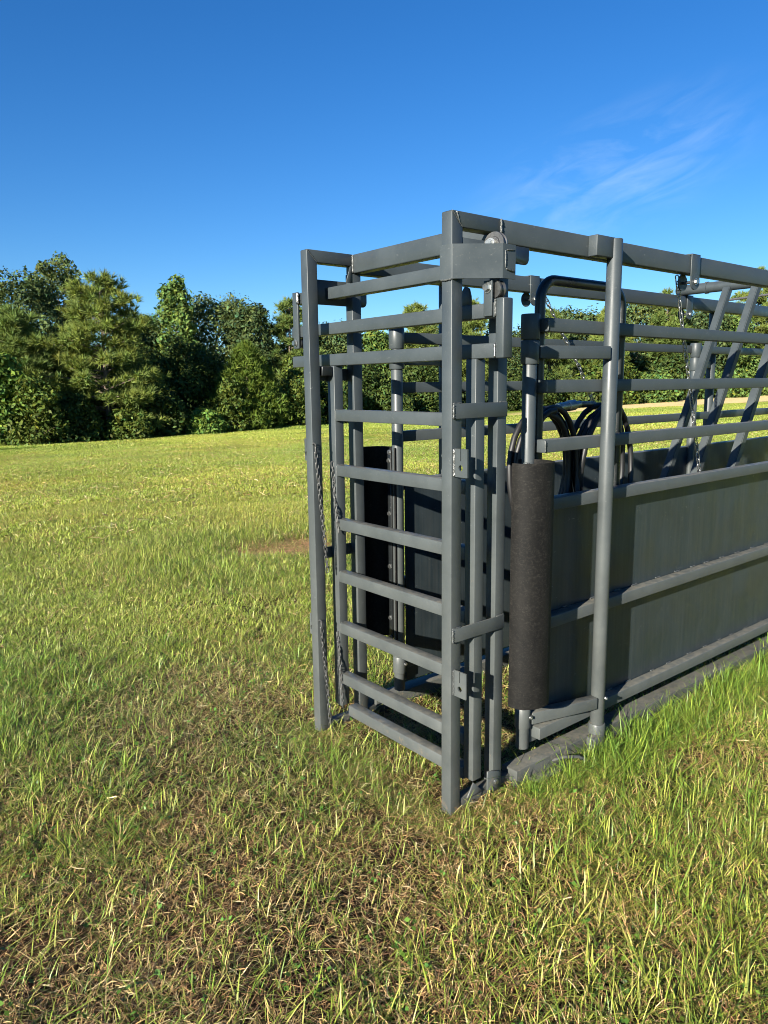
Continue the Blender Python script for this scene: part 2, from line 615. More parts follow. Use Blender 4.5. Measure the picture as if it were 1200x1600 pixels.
def ground_mat():
    m, n, b, L = new_mat('pasture_soil')
    c1, geo = coords(n, (1, 1, 1))
    t1 = nd(n, 'ShaderNodeTexNoise', Scale=2.6, Detail=8.0, Roughness=.65)
    L.new(c1, t1.inputs['Vector'])
    soil = ramp(n, t1.outputs['Fac'], [(.32, (.014, .010, .005, 1)), (.5, (.036, .022, .011, 1)), (.68, (.11, .058, .028, 1))])
    t2 = nd(n, 'ShaderNodeTexNoise', Scale=34.0, Detail=6.0, Roughness=.7)
    L.new(c1, t2.inputs['Vector'])
    th = ramp(n, t2.outputs['Fac'], [(.50, g(0)), (.66, g(.5))])
    near = mixc(n, th, soil, (.20, .17, .06, 1))
    # further off the sward closes over the soil
    sx = n.nodes.new('ShaderNodeSeparateXYZ')
    L.new(c1, sx.inputs[0])
    def gauss(cx, cy, rx, ry, soft):
        mpn = nd(n, 'ShaderNodeMapping', vector_type='POINT')
        mpn.inputs['Location'].default_value = (-cx / rx, -cy / ry, 0)
        mpn.inputs['Scale'].default_value = (1 / rx, 1 / ry, 0)
        L.new(geo.outputs['Position'], mpn.inputs['Vector'])
        ad = nd(n, 'ShaderNodeVectorMath', operation='LENGTH')
        L.new(mpn.outputs[0], ad.inputs[0])
        mr = nd(n, 'ShaderNodeMapRange', interpolation_type='SMOOTHSTEP')
        mr.inputs['From Min'].default_value = 1.0
        mr.inputs['From Max'].default_value = 1.0 - soft
        L.new(ad.outputs['Value'], mr.inputs['Value'])
        return mr.outputs[0]
    nearf = gauss(0, 0, 10, 10, .75)
    t3 = nd(n, 'ShaderNodeTexNoise', Scale=.35, Detail=7.0, Roughness=.6)
    L.new(c1, t3.inputs['Vector'])
    sward = ramp(n, t3.outputs['Fac'], [(.3, (.12, .185, .020, 1)), (.55, (.17, .225, .028, 1)), (.75, (.215, .24, .045, 1))])
    colr = mixc(n, nearf, sward, near)
    # bare red clay by the gate
    cl = gauss(1.98, 4.4, 1.25, 1.0, .6)
    t4 = nd(n, 'ShaderNodeTexNoise', Scale=3.2, Detail=7.0, Roughness=.7)
    L.new(c1, t4.inputs['Vector'])
    clf0 = nd(n, 'ShaderNodeMath', operation='MULTIPLY')
    L.new(cl, clf0.inputs[0])
    L.new(t4.outputs['Fac'], clf0.inputs[1])
    clf = nd(n, 'ShaderNodeMath', operation='MULTIPLY')
    L.new(ramp(n, clf0.outputs[0], [(.22, g(0)), (.40, g(1))]), clf.inputs[0])
    L.new(ramp(n, t2.outputs['Fac'], [(.40, g(.25)), (.55, g(1))]), clf.inputs[1])
    colr = mixc(n, clf.outputs[0], colr, (.32, .175, .085, 1))
    # hay-coloured strip below the far wood
    hay = gauss(100, 35, 66, 11, .22)
    hf = nd(n, 'ShaderNodeMath', operation='MULTIPLY')
    L.new(hay, hf.inputs[0])
    L.new(ramp(n, t3.outputs['Fac'], [(.2, g(.7)), (.5, g(1))]), hf.inputs[1])
    colr = mixc(n, hf.outputs[0], colr, (.72, .52, .24, 1))
    L.new(colr, b.inputs['Base Color'])
    b.inputs['Roughness'].default_value = .95
    b.inputs['Specular IOR Level'].default_value = .1
    bp = nd(n, 'ShaderNodeBump', Strength=.7, Distance=.02)
    L.new(t2.outputs['Fac'], bp.inputs['Height'])
    L.new(bp.outputs[0], b.inputs['Normal'])
    return m
gme = raw_mesh('ground', V, F)
smooth(gme)
ground = obj('ground', gme, ground_mat())
ground['kind'] = 'structure'

# ------------------------------------------------------------------ trees
def leaf_quads(C, size, nrm, tint, stretch=1.5):
    """one quad leaf spray at each centre"""
    n = len(C)
    nrm = nrm / (np.linalg.norm(nrm, axis=1, keepdims=True) + 1e-9)
    a = RNG.normal(size=(n, 3))
    u = np.cross(nrm, a)
    u /= np.linalg.norm(u, axis=1, keepdims=True) + 1e-9
    v = np.cross(nrm, u)
    s = size[:, None] * .5
    V = np.stack([C - u * s * stretch, C - v * s * .75 + nrm * s * .25, C + u * s * stretch, C + v * s * .75 + nrm * s * .2], 1).reshape(-1, 3)
    F = np.arange(4 * n).reshape(n, 4)
    return V, F, np.repeat(tint, 4, 0)

def tints(n, base, var=.22, warm=.12):
    base = np.array(base)
    k = 1 + RNG.normal(size=(n, 1)) * var
    t = base[None] * np.clip(k, .45, 1.7)
    wv = RNG.normal(size=n) * warm
    t[:, 0] *= 1 + wv
    t[:, 2] *= 1 - wv
    return np.clip(t, .002, 1)

def trunk_mesh(h, r0, limbs):
    bm = bmesh.new()
    n = 9
    pts = [(math.sin(i * 1.3) * .015 * h * i / n * .6, math.cos(i * 1.7) * .012 * h * i / n * .6, h * i / n - .25 * (i == 0)) for i in range(n + 1)]
    tube_bm(bm, pts, [r0 * (1.25 if i == 0 else 1) * (1 - .93 * i / n) + .012 for i in range(n + 1)], 8)
    for a, b, r in limbs:
        a = Vector(a)
        b = Vector(b)
        mid = a.lerp(b, .5) + Vector((random.uniform(-.06, .06), random.uniform(-.06, .06), (b - a).length * random.uniform(-.03, .08)))
        tube_bm(bm, [a, mid, b], [r, r * .7, r * .25], 5)
    me = bpy.data.meshes.new('trunk')
    bm.to_mesh(me)
    bm.free()
    smooth(me)
    return me

def dir_noise(D, seed):
    k = seed * 1.7
    return (np.sin(D[:, 0] * 3.1 + k) * np.sin(D[:, 1] * 3.7 + k * 2) + np.sin(D[:, 2] * 4.3 + k * 3) * np.sin(D[:, 0] * 5.9 + k)
            + .6 * np.sin(D[:, 1] * 9.1 + k) * np.sin(D[:, 2] * 8.3 - k))

def broadleaf(h, wid, base, n=9000, leaf=.19, low=.12, shape='oak'):
    """leafy shell with bulges and lobes on it, thinner inside, limbs running out to it"""
    r = wid / 2
    z0, z1 = low * h, h
    def prof(t):
        t = np.clip(t, 0, 1)
        if shape == 'oak':
            return np.sin(np.pi * (t * .80 + .13)) ** .55
        if shape == 'poplar':
            return np.clip(1 - t, 0, 1) ** .5 * .92 + .06
        return np.clip(1 - t ** 2.4, 0, 1) ** .55
    seed = float(RNG.uniform(0, 50))
    # lobes standing on the shell
    nl = 46
    tl = RNG.uniform(.02, .97, nl)
    al = RNG.uniform(0, 2 * math.pi, nl)
    rl = r * prof(tl) * RNG.uniform(.55, .88, nl)
    lc = np.stack([rl * np.cos(al), rl * np.sin(al), z0 + tl * (z1 - z0)], 1)
    lr = r * RNG.uniform(.22, .40, nl)
    lc[:, 2] = np.minimum(lc[:, 2], h - lr * .55)
    lum = 1 + RNG.normal(size=nl) * .17
    pick_ = RNG.choice(nl, n, p=lr ** 2 / (lr ** 2).sum())
    D = RNG.normal(size=(n, 3))
    D /= np.linalg.norm(D, axis=1, keepdims=True)
    rad = lr[pick_] * RNG.uniform(.25, 1, n) ** .45 * (1 + .16 * dir_noise(D * 1.6, seed))
    P1 = lc[pick_] + D * rad[:, None] * np.array([1, 1, .85])
    N1 = D + np.array([0, 0, .4]) + RNG.normal(size=(n, 3)) * .5
    L1 = lum[pick_]
    # inner fill so that no sky shows straight through
    m = n // 2
    t = RNG.uniform(0, .96, m)
    a = RNG.uniform(0, 2 * math.pi, m)
    q = r * prof(t) * RNG.uniform(.1, .86, m) ** .5
    P2 = np.stack([q * np.cos(a), q * np.sin(a), z0 + t * (z1 - z0) * .97], 1)
    N2 = RNG.normal(size=(m, 3))
    L2 = np.full(m, .9)
    C, N, Lk = np.concatenate([P1, P2]), np.concatenate([N1, N2]), np.concatenate([L1, L2])[:, None]
    keep = C[:, 2] > .05
    C, N, Lk = C[keep], N[keep], Lk[keep]
    sz = leaf * RNG.uniform(.55, 1.3, len(C))
    V, F, T = leaf_quads(C, sz, N, tints(len(C), base, .26, .16) * Lk)
    limbs = [((0, 0, max(.12 * h, lc[i][2] - rl[i] * .9)), tuple(lc[i]), .006 * h) for i in range(0, nl, 3)]
    return raw_mesh('crown', V, F, T), trunk_mesh(h * .8, (.016 if shape != 'bush' else .009) * h + .012, limbs)

def needles(P, D, k, ln, wd, base):
    """k thin needle sprays fanning from each tuft"""
    n = len(P)
    tuft = tints(n, base, .17, .08)
    P = np.repeat(P, k, 0)
    T = np.repeat(tuft, k, 0) * RNG.uniform(.75, 1.25, (n * k, 1))
    d = np.repeat(D, k, 0) + RNG.normal(size=(n * k, 3)) * .75
    d /= np.linalg.norm(d, axis=1, keepdims=True)
    s = np.cross(d, RNG.normal(size=(n * k, 3)))
    s /= np.linalg.norm(s, axis=1, keepdims=True)
    l = ln * RNG.uniform(.7, 1.25, (n * k, 1))
    V = np.stack([P - s * wd * .5, P + s * wd * .5, P + d * l], 1).reshape(-1, 3)
    return V, np.arange(3 * n * k).reshape(-1, 3), np.repeat(T, 3, 0)

def pine(h, wid, base, nb=70, low=.2, k=14, ln=.27, wd=.055, lean=0.0):
    Ps, Ds, limbs = [], [], []
    for i in range(nb):
        t = low + (1 - low) * (i + RNG.uniform(0, .9)) / nb
        a = RNG.uniform(0, 2 * math.pi)
        u = (t - low) / (1 - low)
        prof = (1 - u ** 1.7) ** .75 * (.7 + .3 * min(1, u * 4 + .2)) + .04
        ln_b = wid / 2 * prof * RNG.uniform(.65, 1.08)
        z0 = t * h
        rise = ln_b * RNG.uniform(.05, .45) * (0.4 + u)
        dirv = np.array([math.cos(a), math.sin(a), 0])
        tip = dirv * ln_b + np.array([0, 0, z0 + rise])
        limbs.append(((0, 0, z0), tuple(tip), .012 + .012 * ln_b))
        nc = 1 + int(ln_b * 1.5)
        for c in range(nc):
            f = 1.0 - .62 * c / max(1, nc) + RNG.normal() * .04
            side0 = np.array([-dirv[1], dirv[0], 0]) * RNG.normal() * .20 * ln_b * (.3 + f * .7)
            cc = dirv * ln_b * f + side0 + np.array([0, 0, z0 + rise * f ** 1.3])
            lum = 1 + RNG.normal() * .15
            for j in range(9):
                p = cc + RNG.normal(size=3) * np.array([.17, .17, .10]) * (1 + .12 * wid / 4)
                Ps.append(p)
                Ds.append(dirv * .45 + np.array([0, 0, .8]) + (p - cc) * 2.2)
    for j in range(10):
        Ps.append(np.array([RNG.normal() * .08, RNG.normal() * .08, h - RNG.uniform(0, .5)]))
        Ds.append(np.array([0, 0, 1.0]))
    V, F, T = needles(np.array(Ps), np.array(Ds), k, ln, wd, base)
    return raw_mesh('crown', V, F, T), trunk_mesh(h * .97, .014 * h + .03, limbs)

def cedar(h, wid, base):
    n = 3400
    t = RNG.uniform(0, 1, n) ** 1.25
    a = RNG.uniform(0, 2 * math.pi, n)
    lob = 1 + .22 * np.sin(a * 5 + t * 9) + .14 * np.sin(a * 11 - t * 17)
    rr = wid / 2 * (np.clip(1 - t, 0, 1) ** .62) * np.minimum(1, .72 + t * 2) * lob * RNG.uniform(.62, 1.0, n) ** .7
    P = np.stack([rr * np.cos(a), rr * np.sin(a), .05 + t * (h - .3)], 1)
    D = np.stack([np.cos(a) * .55, np.sin(a) * .55, np.full(n, .9)], 1)
    V, F, T = needles(P, D, 5, .34, .085, base)
    return raw_mesh('crown', V, F, T), trunk_mesh(h * .8, .1, [])

OAK = (.066, .096, .032)
OAKB = (.088, .118, .036)
DARK = (.058, .088, .020)
PINE = (.150, .190, .042)
PINEB = (.120, .165, .040)
CEDAR = (.090, .132, .020)
POP = (.100, .155, .036)
MAPLE = (.110, .180, .032)
OLIVE = (.080, .112, .020)

def plant_tree(name, label, cat, x, y, meshes, group, rz=0.0):
    t = thing(name, label, cat, (x, y, float(terrain(x, y)) - .05), group)
    t.rotation_euler = (0, 0, rz)
    cr, tk = meshes
    obj('crown', cr, M_LEAF, t)
    if tk is not None:
        obj('trunk', tk, M_BARK, t)
    return t

GW = 'trees at the edge of the field'
TREES = [
 # name, X, Y, h, width, kind, colour, label
 ('oak_tree', 11.3, 52.0, 11.2, 6.0, 'oak', OAK, 'dark broad oak with open crown at the far left skyline'),
 ('oak_tree', 14.5, 54.0, 12.3, 4.2, 'oak', OAKB, 'tallest dark oak, narrow crown rising behind the big pine'),
 ('pine_tree', 9.1, 44.0, 7.6, 4.6, 'pine', PINEB, 'young bushy pine at the left edge, below the dark oaks'),
 ('pine_tree', 13.2, 42.0, 9.2, 7.4, 'pine', PINE, 'largest sunlit olive pine with spreading boughs and bare trunk showing'),
 ('oak_tree', 20.8, 56.0, 10.2, 5.4, 'oak', OAK, 'low rounded dark crown just right of the big pine'),
 ('poplar_tree', 22.2, 52.0, 10.7, 3.8, 'poplar', POP, 'pale green pointed poplar at the middle of the left wood'),
 ('oak_tree', 26.4, 54.0, 10.8, 6.4, 'oak', OAKB, 'wide rounded oak crown right of the pale poplar'),
 ('oak_tree', 27.8, 51.0, 9.9, 4.0, 'oak', OAK, 'narrow dark oak between the wide oak and the slender pines'),
 ('broadleaf_tree', 20.2, 46.0, 6.6, 6.6, 'dark', DARK, 'dense dark green tree standing below the pale poplar'),
 ('cedar_tree', 22.1, 41.5, 6.0, 5.4, 'cedar', CEDAR, 'yellow green conical cedar reaching down to the grass'),
 ('pine_tree', 30.8, 50.0, 9.9, 5.0, 'pine', PINEB, 'thin open pine just left of the gate frame'),
 ('broadleaf_tree', 17.2, 47.0, 5.9, 6.0, 'dark', DARK, 'dark thicket tree filling the gap right of the big pine'),
 ('broadleaf_tree', 27.9, 44.0, 4.9, 4.0, 'dark', OLIVE, 'low olive tree beside the left gate post'),
 ('maple_tree', 7.3, 40.5, 5.0, 3.0, 'maple', MAPLE, 'bright green leafy maple at the far left edge'),
 ('oak_tree', 35.1, 50.0, 8.3, 5.6, 'oak', OAK, 'dark oak seen through the left end of the gate'),
 ('poplar_tree', 37.4, 47.0, 7.8, 3.8, 'poplar', POP, 'pale tree seen through the gate beside the inner pipe'),
 ('pine_tree', 42.6, 48.0, 9.9, 5.0, 'pine', PINE, 'pine rising behind the near gate post, left side'),
 ('broadleaf_tree', 33.1, 44.0, 4.9, 5.4, 'dark', DARK, 'low dark tree seen between the gate rails'),
 ('oak_tree', 50.3, 52.0, 10.8, 5.4, 'oak', OAKB, 'oak behind the upper end of the near gate post'),
 ('pine_tree', 48.3, 47.0, 11.0, 4.6, 'pine', PINE, 'sunlit pine top just right of the near gate post'),
 ('oak_tree', 51.9, 46.0, 8.6, 6.0, 'oak', OAK, 'oak seen past the pulley bracket'),
 ('broadleaf_tree', 39.7, 44.0, 4.9, 5.4, 'dark', DARK, 'low dark tree behind the near gate post'),
 ('pine_tree', 58.4, 46.0, 10.5, 5.0, 'pine', PINEB, 'pine framed by the bent black pipe'),
 ('oak_tree', 68.4, 50.0, 11.6, 8.2, 'oak', OAK, 'broad oak left of the tall round post'),
 ('pine_tree', 67.1, 45.0, 10.8, 5.0, 'pine', PINE, 'pine behind the tall round post'),
 ('oak_tree', 80.3, 50.0, 13.4, 9.0, 'oak', OAKB, 'large oak right of the tall round post'),
 ('pine_tree', 79.8, 46.0, 13.6, 6.0, 'pine', PINEB, 'pine with open top behind the long hanging chain'),
 ('oak_tree', 87.6, 47.0, 12.0, 8.2, 'oak', OAK, 'oak behind the first slanted gate bar'),
 ('oak_tree', 92.7, 46.0, 12.4, 8.0, 'oak', POP, 'brighter green tree between the slanted gate bars'),
 ('pine_tree', 102.4, 46.0, 18.3, 9.5, 'pine', PINE, 'tall pine at the right edge above the top beam'),
 ('oak_tree', 117.4, 48.0, 16.0, 11.0, 'oak', OAK, 'oak at the far right edge of the wood'),
 ('broadleaf_tree', 52.4, 44.0, 5.0, 7.0, 'dark', DARK, 'low dark thicket behind the hose coils'),
 ('broadleaf_tree', 64.4, 44.0, 5.2, 8.0, 'dark', OLIVE, 'low olive thicket behind the tall round post'),
 ('broadleaf_tree', 79.2, 44.0, 5.6, 8.6, 'dark', DARK, 'low thicket right of the long hanging chain'),
 ('broadleaf_tree', 96.4, 44.0, 5.8, 10.0, 'dark', POP, 'low bright thicket at the right edge of the wood'),
]
for (nm, x, y, h, wd_, kind, c, lab) in TREES:
    far = x > 60
    h *= {14.5: 1.04, 22.2: 1.04, 20.8: .86, 27.8: .92, 13.2: .98}.get(x, .95 if x < 45 else .90)
    if kind == 'oak':
        ms = broadleaf(h, wd_ * 1.12, c, 12500, .18 if not far else .29, .10)
    elif kind == 'poplar':
        ms = broadleaf(h, wd_ * 1.1, c, 8000, .21, .10, 'poplar')
    elif kind == 'dark':
        ms = broadleaf(h, wd_, c, 10500, .17 if not far else .28, .03, 'bush')
    elif kind == 'maple':
        ms = broadleaf(h, wd_, c, 5500, .19, .04, 'bush')
    elif kind == 'cedar':
        ms = cedar(h, wd_, c)
    else:
        ms = pine(h, wd_, c, 92 if not far else 76, .10, 18, .42 if not far else .55, .052 if not far else .08)
    plant_tree(nm, lab, 'tree', x, y, ms, GW, random.uniform(0, 6.28))

SHRUBS = [
 (8.6, 39.6, 3.6, 3.4, OLIVE, 'olive bush at the foot of the young left pine'),
 (13.6, 39.8, 1.7, 2.8, OLIVE, 'small yellow green bush on the grass below the big pine'),
 (18.4, 40.2, 1.5, 2.6, MAPLE, 'low bright leafy bush midway along the left wood edge'),
 (11.0, 40.6, 2.6, 3.2, DARK, 'dark bush left of the big pine trunk'),
 (16.0, 40.8, 2.8, 3.4, DARK, 'dark bush right of the big pine trunk'),
 (20.2, 40.2, 3.4, 2.2, OLIVE, 'tall olive bush leaning on the left flank of the cedar'),
 (25.8, 41.0, 3.3, 3.6, OLIVE, 'rounded olive bush at the right foot of the cedar'),
 (29.5, 41.5, 2.8, 3.4, DARK, 'dark bush beside the left gate post'),
 (34.5, 41.8, 2.6, 3.8, DARK, 'dark bush seen between the lower gate rails'),
 (58.0, 42.0, 2.8, 5.0, DARK, 'dark bush at the wood edge behind the hose coupling'),
 (70.0, 42.0, 3.0, 6.0, POP, 'green bush at the wood edge right of the tall round post'),
 (86.0, 42.0, 3.2, 7.0, POP, 'green bush at the wood edge behind the slanted bars'),
]
for (x, y, h, wd_, c, lab) in SHRUBS:
    ms = broadleaf(h, wd_, c, 3400, .16 if x < 50 else .28, .02, 'bush')
    plant_tree('shrub', lab, 'shrub', x, y, ms, 'bushes along the wood edge', random.uniform(0, 6.28))

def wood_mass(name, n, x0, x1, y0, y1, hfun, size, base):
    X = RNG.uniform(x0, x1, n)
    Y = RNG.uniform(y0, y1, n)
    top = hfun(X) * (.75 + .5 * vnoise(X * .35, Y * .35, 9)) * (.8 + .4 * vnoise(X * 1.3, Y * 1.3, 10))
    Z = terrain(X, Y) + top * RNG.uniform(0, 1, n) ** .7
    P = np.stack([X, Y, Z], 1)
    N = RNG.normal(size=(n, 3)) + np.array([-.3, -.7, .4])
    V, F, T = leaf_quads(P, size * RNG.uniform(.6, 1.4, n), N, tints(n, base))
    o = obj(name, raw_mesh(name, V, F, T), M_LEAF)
    o['kind'] = 'stuff'
    return o
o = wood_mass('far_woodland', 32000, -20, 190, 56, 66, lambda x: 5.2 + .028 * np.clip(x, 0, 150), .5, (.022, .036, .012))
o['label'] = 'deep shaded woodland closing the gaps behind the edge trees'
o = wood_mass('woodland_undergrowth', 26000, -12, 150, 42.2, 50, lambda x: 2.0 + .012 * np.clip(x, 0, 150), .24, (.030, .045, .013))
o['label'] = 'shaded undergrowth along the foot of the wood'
o['category'] = 'undergrowth'
bpy.data.objects['far_woodland']['category'] = 'woodland'

# ------------------------------------------------------------------ cattle chute
CH = thing('cattle_chute', 'dark grey steel cattle chute with pipe posts, sheeted sides and top beams', 'cattle chute', (0, 0, 0))
XE = 5.2            # far end of the chute
W = 0.91
P_ = M_PAINT
# gate frame at the front
for y0 in (0.0, .86):
    y1 = y0 + .05
    prism('gate_post', [(0, -.06), (.05, -.06), (.05, 2.0993), (0, 2.1493)], y0, y1, 'y', P_, CH, .0028)
    prism('top_arm', [(.0007, 2.15), (.0507, 2.10), (.2355, 2.10), (.2355, 2.15)], y0, y1, 'y', P_, CH, .0028)
    weld('weld_bead', (.236, y0 - .001 if y0 == 0 else y0 - .001, 2.102), (.236, y0 - .001, 2.149), .0045, M_WELD, CH)
    weld('weld_bead', (.0, y0 - .0005, 2.149), (.05, y0 - .0005, 2.10), .0016, M_WELD, CH)
    # back post of the gate guide, and the top beam it carries
    box('guide_post', .232, .281, y0 + .001, y1 - .001, .0, 2.0695, P_, CH, .0028)
    box('top_beam', .2365, XE, y0, y1, 2.07, 2.15, P_, CH, .005)
box('crossbar', .2375, .2875, .0505, .8595, 2.0705, 2.1495, P_, CH, .005)
weld('weld_bead', (.237, .858, 2.072), (.237, .858, 2.148), .005, M_WELD, CH)
weld('weld_bead', (.02, -.001, 2.148), (.035, -.001, 2.112), .002, M_BRIGHT, CH)

# side plates below the beams
def gusset(y0, y1, x0, x1, z0, z1, r):
    poly = [(x0, z0), (x1 - r, z0)]
    for k in range(1, 7):
        a = -math.pi / 2 + k * math.pi / 12
        poly.append((x1 - r + r * math.cos(a), z0 + r + r * math.sin(a)))
    poly += [(x1, z1), (x0, z1)]
    prism('gusset_plate', poly, y0, y1, 'y', P_, CH, .0012, 1)
gusset(.902, .9085, .0505, .345, 1.934, 2.038, .022)
gusset(.0015, .008, .0505, .39, 2.008, 2.069, .022)
prism('gusset_plate', [(.2, 2.03), (.2355, 2.03), (.2355, 2.10), (.225, 2.10)], .8605, .866, 'y', P_, CH, .001, 1)

# track over the gate
box('track_bar', .118, .165, -.10, 1.16, 1.956, 2.005, P_, CH, .0028)
# hood plate round the near post and the pulley
def sheet(name, pts, z0, z1, th, mat, parent, r=.0012):
    """bent plate from a plan polyline"""
    pts = [Vector((p[0], p[1])) for p in pts]
    L_, R_ = [], []
    for i, p in enumerate(pts):
        a = pts[max(0, i - 1)]
        b = pts[min(len(pts) - 1, i + 1)]
        d = (b - a).normalized()
        n = Vector((-d.y, d.x)) * th / 2
        L_.append(p + n)
        R_.append(p - n)
    bm = bmesh.new()
    m = len(pts)
    vs_ = [[bm.verts.new((q.x, q.y, z)) for q in row] for z in (z0, z1) for row in (L_, R_)]
    lb, rb, lt, rt = vs_
    for i in range(m - 1):
        bm.faces.new((lb[i], lb[i + 1], lt[i + 1], lt[i]))
        bm.faces.new((rb[i + 1], rb[i], rt[i], rt[i + 1]))
        bm.faces.new((lt[i], lt[i + 1], rt[i + 1], rt[i]))
        bm.faces.new((lb[i + 1], lb[i], rb[i], rb[i + 1]))
    bm.faces.new((lb[0], lt[0], rt[0], rb[0]))
    bm.faces.new((lb[-1], rb[-1], rt[-1], lt[-1]))
    bmesh.ops.recalc_face_normals(bm, faces=bm.faces[:])
    return bm_obj(name, bm, mat, parent, 25)
sheet('hood_plate', [(-.0035, .052), (-.0035, .004), (-.001, -.003), (.122, -.098), (.130, -.1045), (.138, -.106), (.19, -.106)], 1.932, 2.042, .006, P_, CH)
weld('weld_bead', (-.004, .05, 1.931), (-.004, .0, 1.931), .0035, M_WELD, CH)
weld('weld_bead', (.145, -.110, 2.022), (.182, -.110, 2.026), .0022, M_WELD, CH)
weld('weld_bead', (.142, -.110, 1.962), (.182, -.110, 1.956), .0035, M_WELD, CH)
weld('weld_bead', (.139, -.110, 1.965), (.139, -.110, 2.02), .0022, M_WELD, CH)
# fixed pulley above the hood
pl = lathe('pulley', [(.008, -.004), (.022, -.004), (.024, 0), (.039, 0), (.040, .004), (.030, .012), (.040, .020), (.039, .024), (.022, .024)],
           (.128, -.066, 2.046), (1, .15, 0), M_PULLEY, CH)
lathe('hub', [(.010, -.012), (.014, -.010), (.014, .0), (.010, .001)], (.122, -.067, 2.046), (1, .15, 0), M_ZINC, pl)
hexbolt('bolt', (.112, -.067, 2.046), (-1, -.15, 0), .0125, .014, M_ZINC, pl)
# left hanger with roller
hg = box('hanger_strap', .106, .1165, 1.108, 1.150, 1.758, 2.008, P_, CH, .002)
weld('weld_bead', (.104, 1.104, 1.955), (.104, 1.104, 2.004), .006, M_BRIGHT, hg)
hexbolt('bolt', (.105, 1.132, 1.783), (-1, 0, 0), .0125, .012, M_ZINC, hg)
lathe('roller', [(.006, -.001), (.024, -.001), (.025, .005), (.02, .015), (.025, .026), (.024, .03), (.006, .031)], (.12, 1.132, 1.783), (1, 0, 0), M_PULLEY, hg)

# straps that keep the gate between the posts
for z in (1.470, .668):
    s = box('guide_strap', .004, .276, -.0075, -.0015, z, z + .052, P_, CH, .0015)
    weld('weld_bead', (.004, -.006, z), (.004, -.006, z + .05), .0038, M_WELD, s)
    weld('weld_bead', (.003, -.004, z + .052), (.045, -.004, z + .053), .003, M_WELD, s)
    weld('weld_bead', (.236, -.004, z + .052), (.276, -.004, z + .053), .003, M_WELD, s)
    s = box('guide_strap', .004, .276, .9115, .9175, z + .14, z + .192, P_, CH, .0015)

# keyhole plates for the chains
def keyhole(y0, y1, z0, z1, x=.012, th=.006):
    bm = bmesh.new()
    cx, cz, hr = (y0 + y1) / 2, z0 + .032, .0105
    # plate outline with a slot from the top and a round hole
    s = .0022
    outer = [(y0, z0), (y1, z0), (y1, z1), (cx + s, z1), (cx + s, z1 - .042), (cx - s, z1 - .042), (cx - s, z1), (y0, z1)]
    hole = [(cx + hr * math.cos(2 * math.pi * k / 16), cz + hr * math.sin(2 * math.pi * k / 16)) for k in range(16)]
    edges = []
    for loop in (outer, hole):
        vv = [bm.verts.new((x, p[0], p[1])) for p in loop]
        for i in range(len(vv)):
            edges.append(bm.edges.new((vv[i], vv[(i + 1) % len(vv)])))
    bmesh.ops.triangle_fill(bm, use_beauty=True, edges=edges)
    ex = bmesh.ops.extrude_face_region(bm, geom=bm.faces[:])
    bmesh.ops.translate(bm, vec=(th, 0, 0), verts=[v for v in ex['geom'] if isinstance(v, bmesh.types.BMVert)])
    bmesh.ops.recalc_face_normals(bm, faces=bm.faces[:])
    return bm_obj('keyhole_plate', bm, P_, CH, 25)
for z0 in (1.271, .468):
    k = keyhole(-.064, -.0015, z0, z0 + .098)
    weld('weld_bead', (.010, -.003, z0), (.010, -.003, z0 + .097), .0032, M_BRIGHT if z0 > 1 else M_WELD, k)
for z0 in (1.262, .46):
    keyhole(.9115, .94, z0, z0 + .098)

# sills and feet
for y0 in (.004, .866):
    box('sill', .0505, .345, y0, y0 + .04, -.02, .038, M_SKID, CH, .004)
prism('foot_gusset', [(.085, .03), (.12, .082), (.17, .03)], -.004, .003, 'y', P_, CH, .001, 1)
br = prism('foot_bracket', [(.19, .026), (.262, .004), (.264, .070), (.255, .086), (.19, .105)], -.011, -.004, 'y', P_, CH, .001, 1)
hexbolt('bolt', (.236, -.0115, .048), (0, -1, 0), .009, .006, M_ZINC, br)
# skids
for y0, y1 in ((-.034, .046), (.864, .944)):
    box('skid', .335, XE, y0, y1, -.03, .062, M_SKID, CH, .003)
prism('skid_flange', [(.42, -.08), (.62, -.08), (.66, -.035), (.40, -.035)], .002, .010, 'z', M_SKID, CH, .001, 1)
tube('tow_loop', [(.56, -.03, .03), (.60, -.06, .045), (.66, -.09, .038), (.72, -.11, .0)], .007, M_SKID, CH, 10)

# hinge pipes with sleeves
def hinge(x, y, out):
    hp = vpipe('hinge_pipe', x, y, .085, 1.80, .0272, P_, CH)
    for z0, z1, r in ((1.752, 1.846, .0362), (1.660, 1.748, .0355), (.175, .262, .0325), (.262, .275, .034)):
        vpipe('sleeve', x, y, z0, z1, r, P_, hp)
    hexbolt('bolt', (x + .01, y - .033, .225), (.3, -1, 0), .007, .007, M_ZINC, hp)
    return hp
for hx in (.475, 3.17):
    hinge(hx, .06, -1)
    hinge(hx, .85, 1)
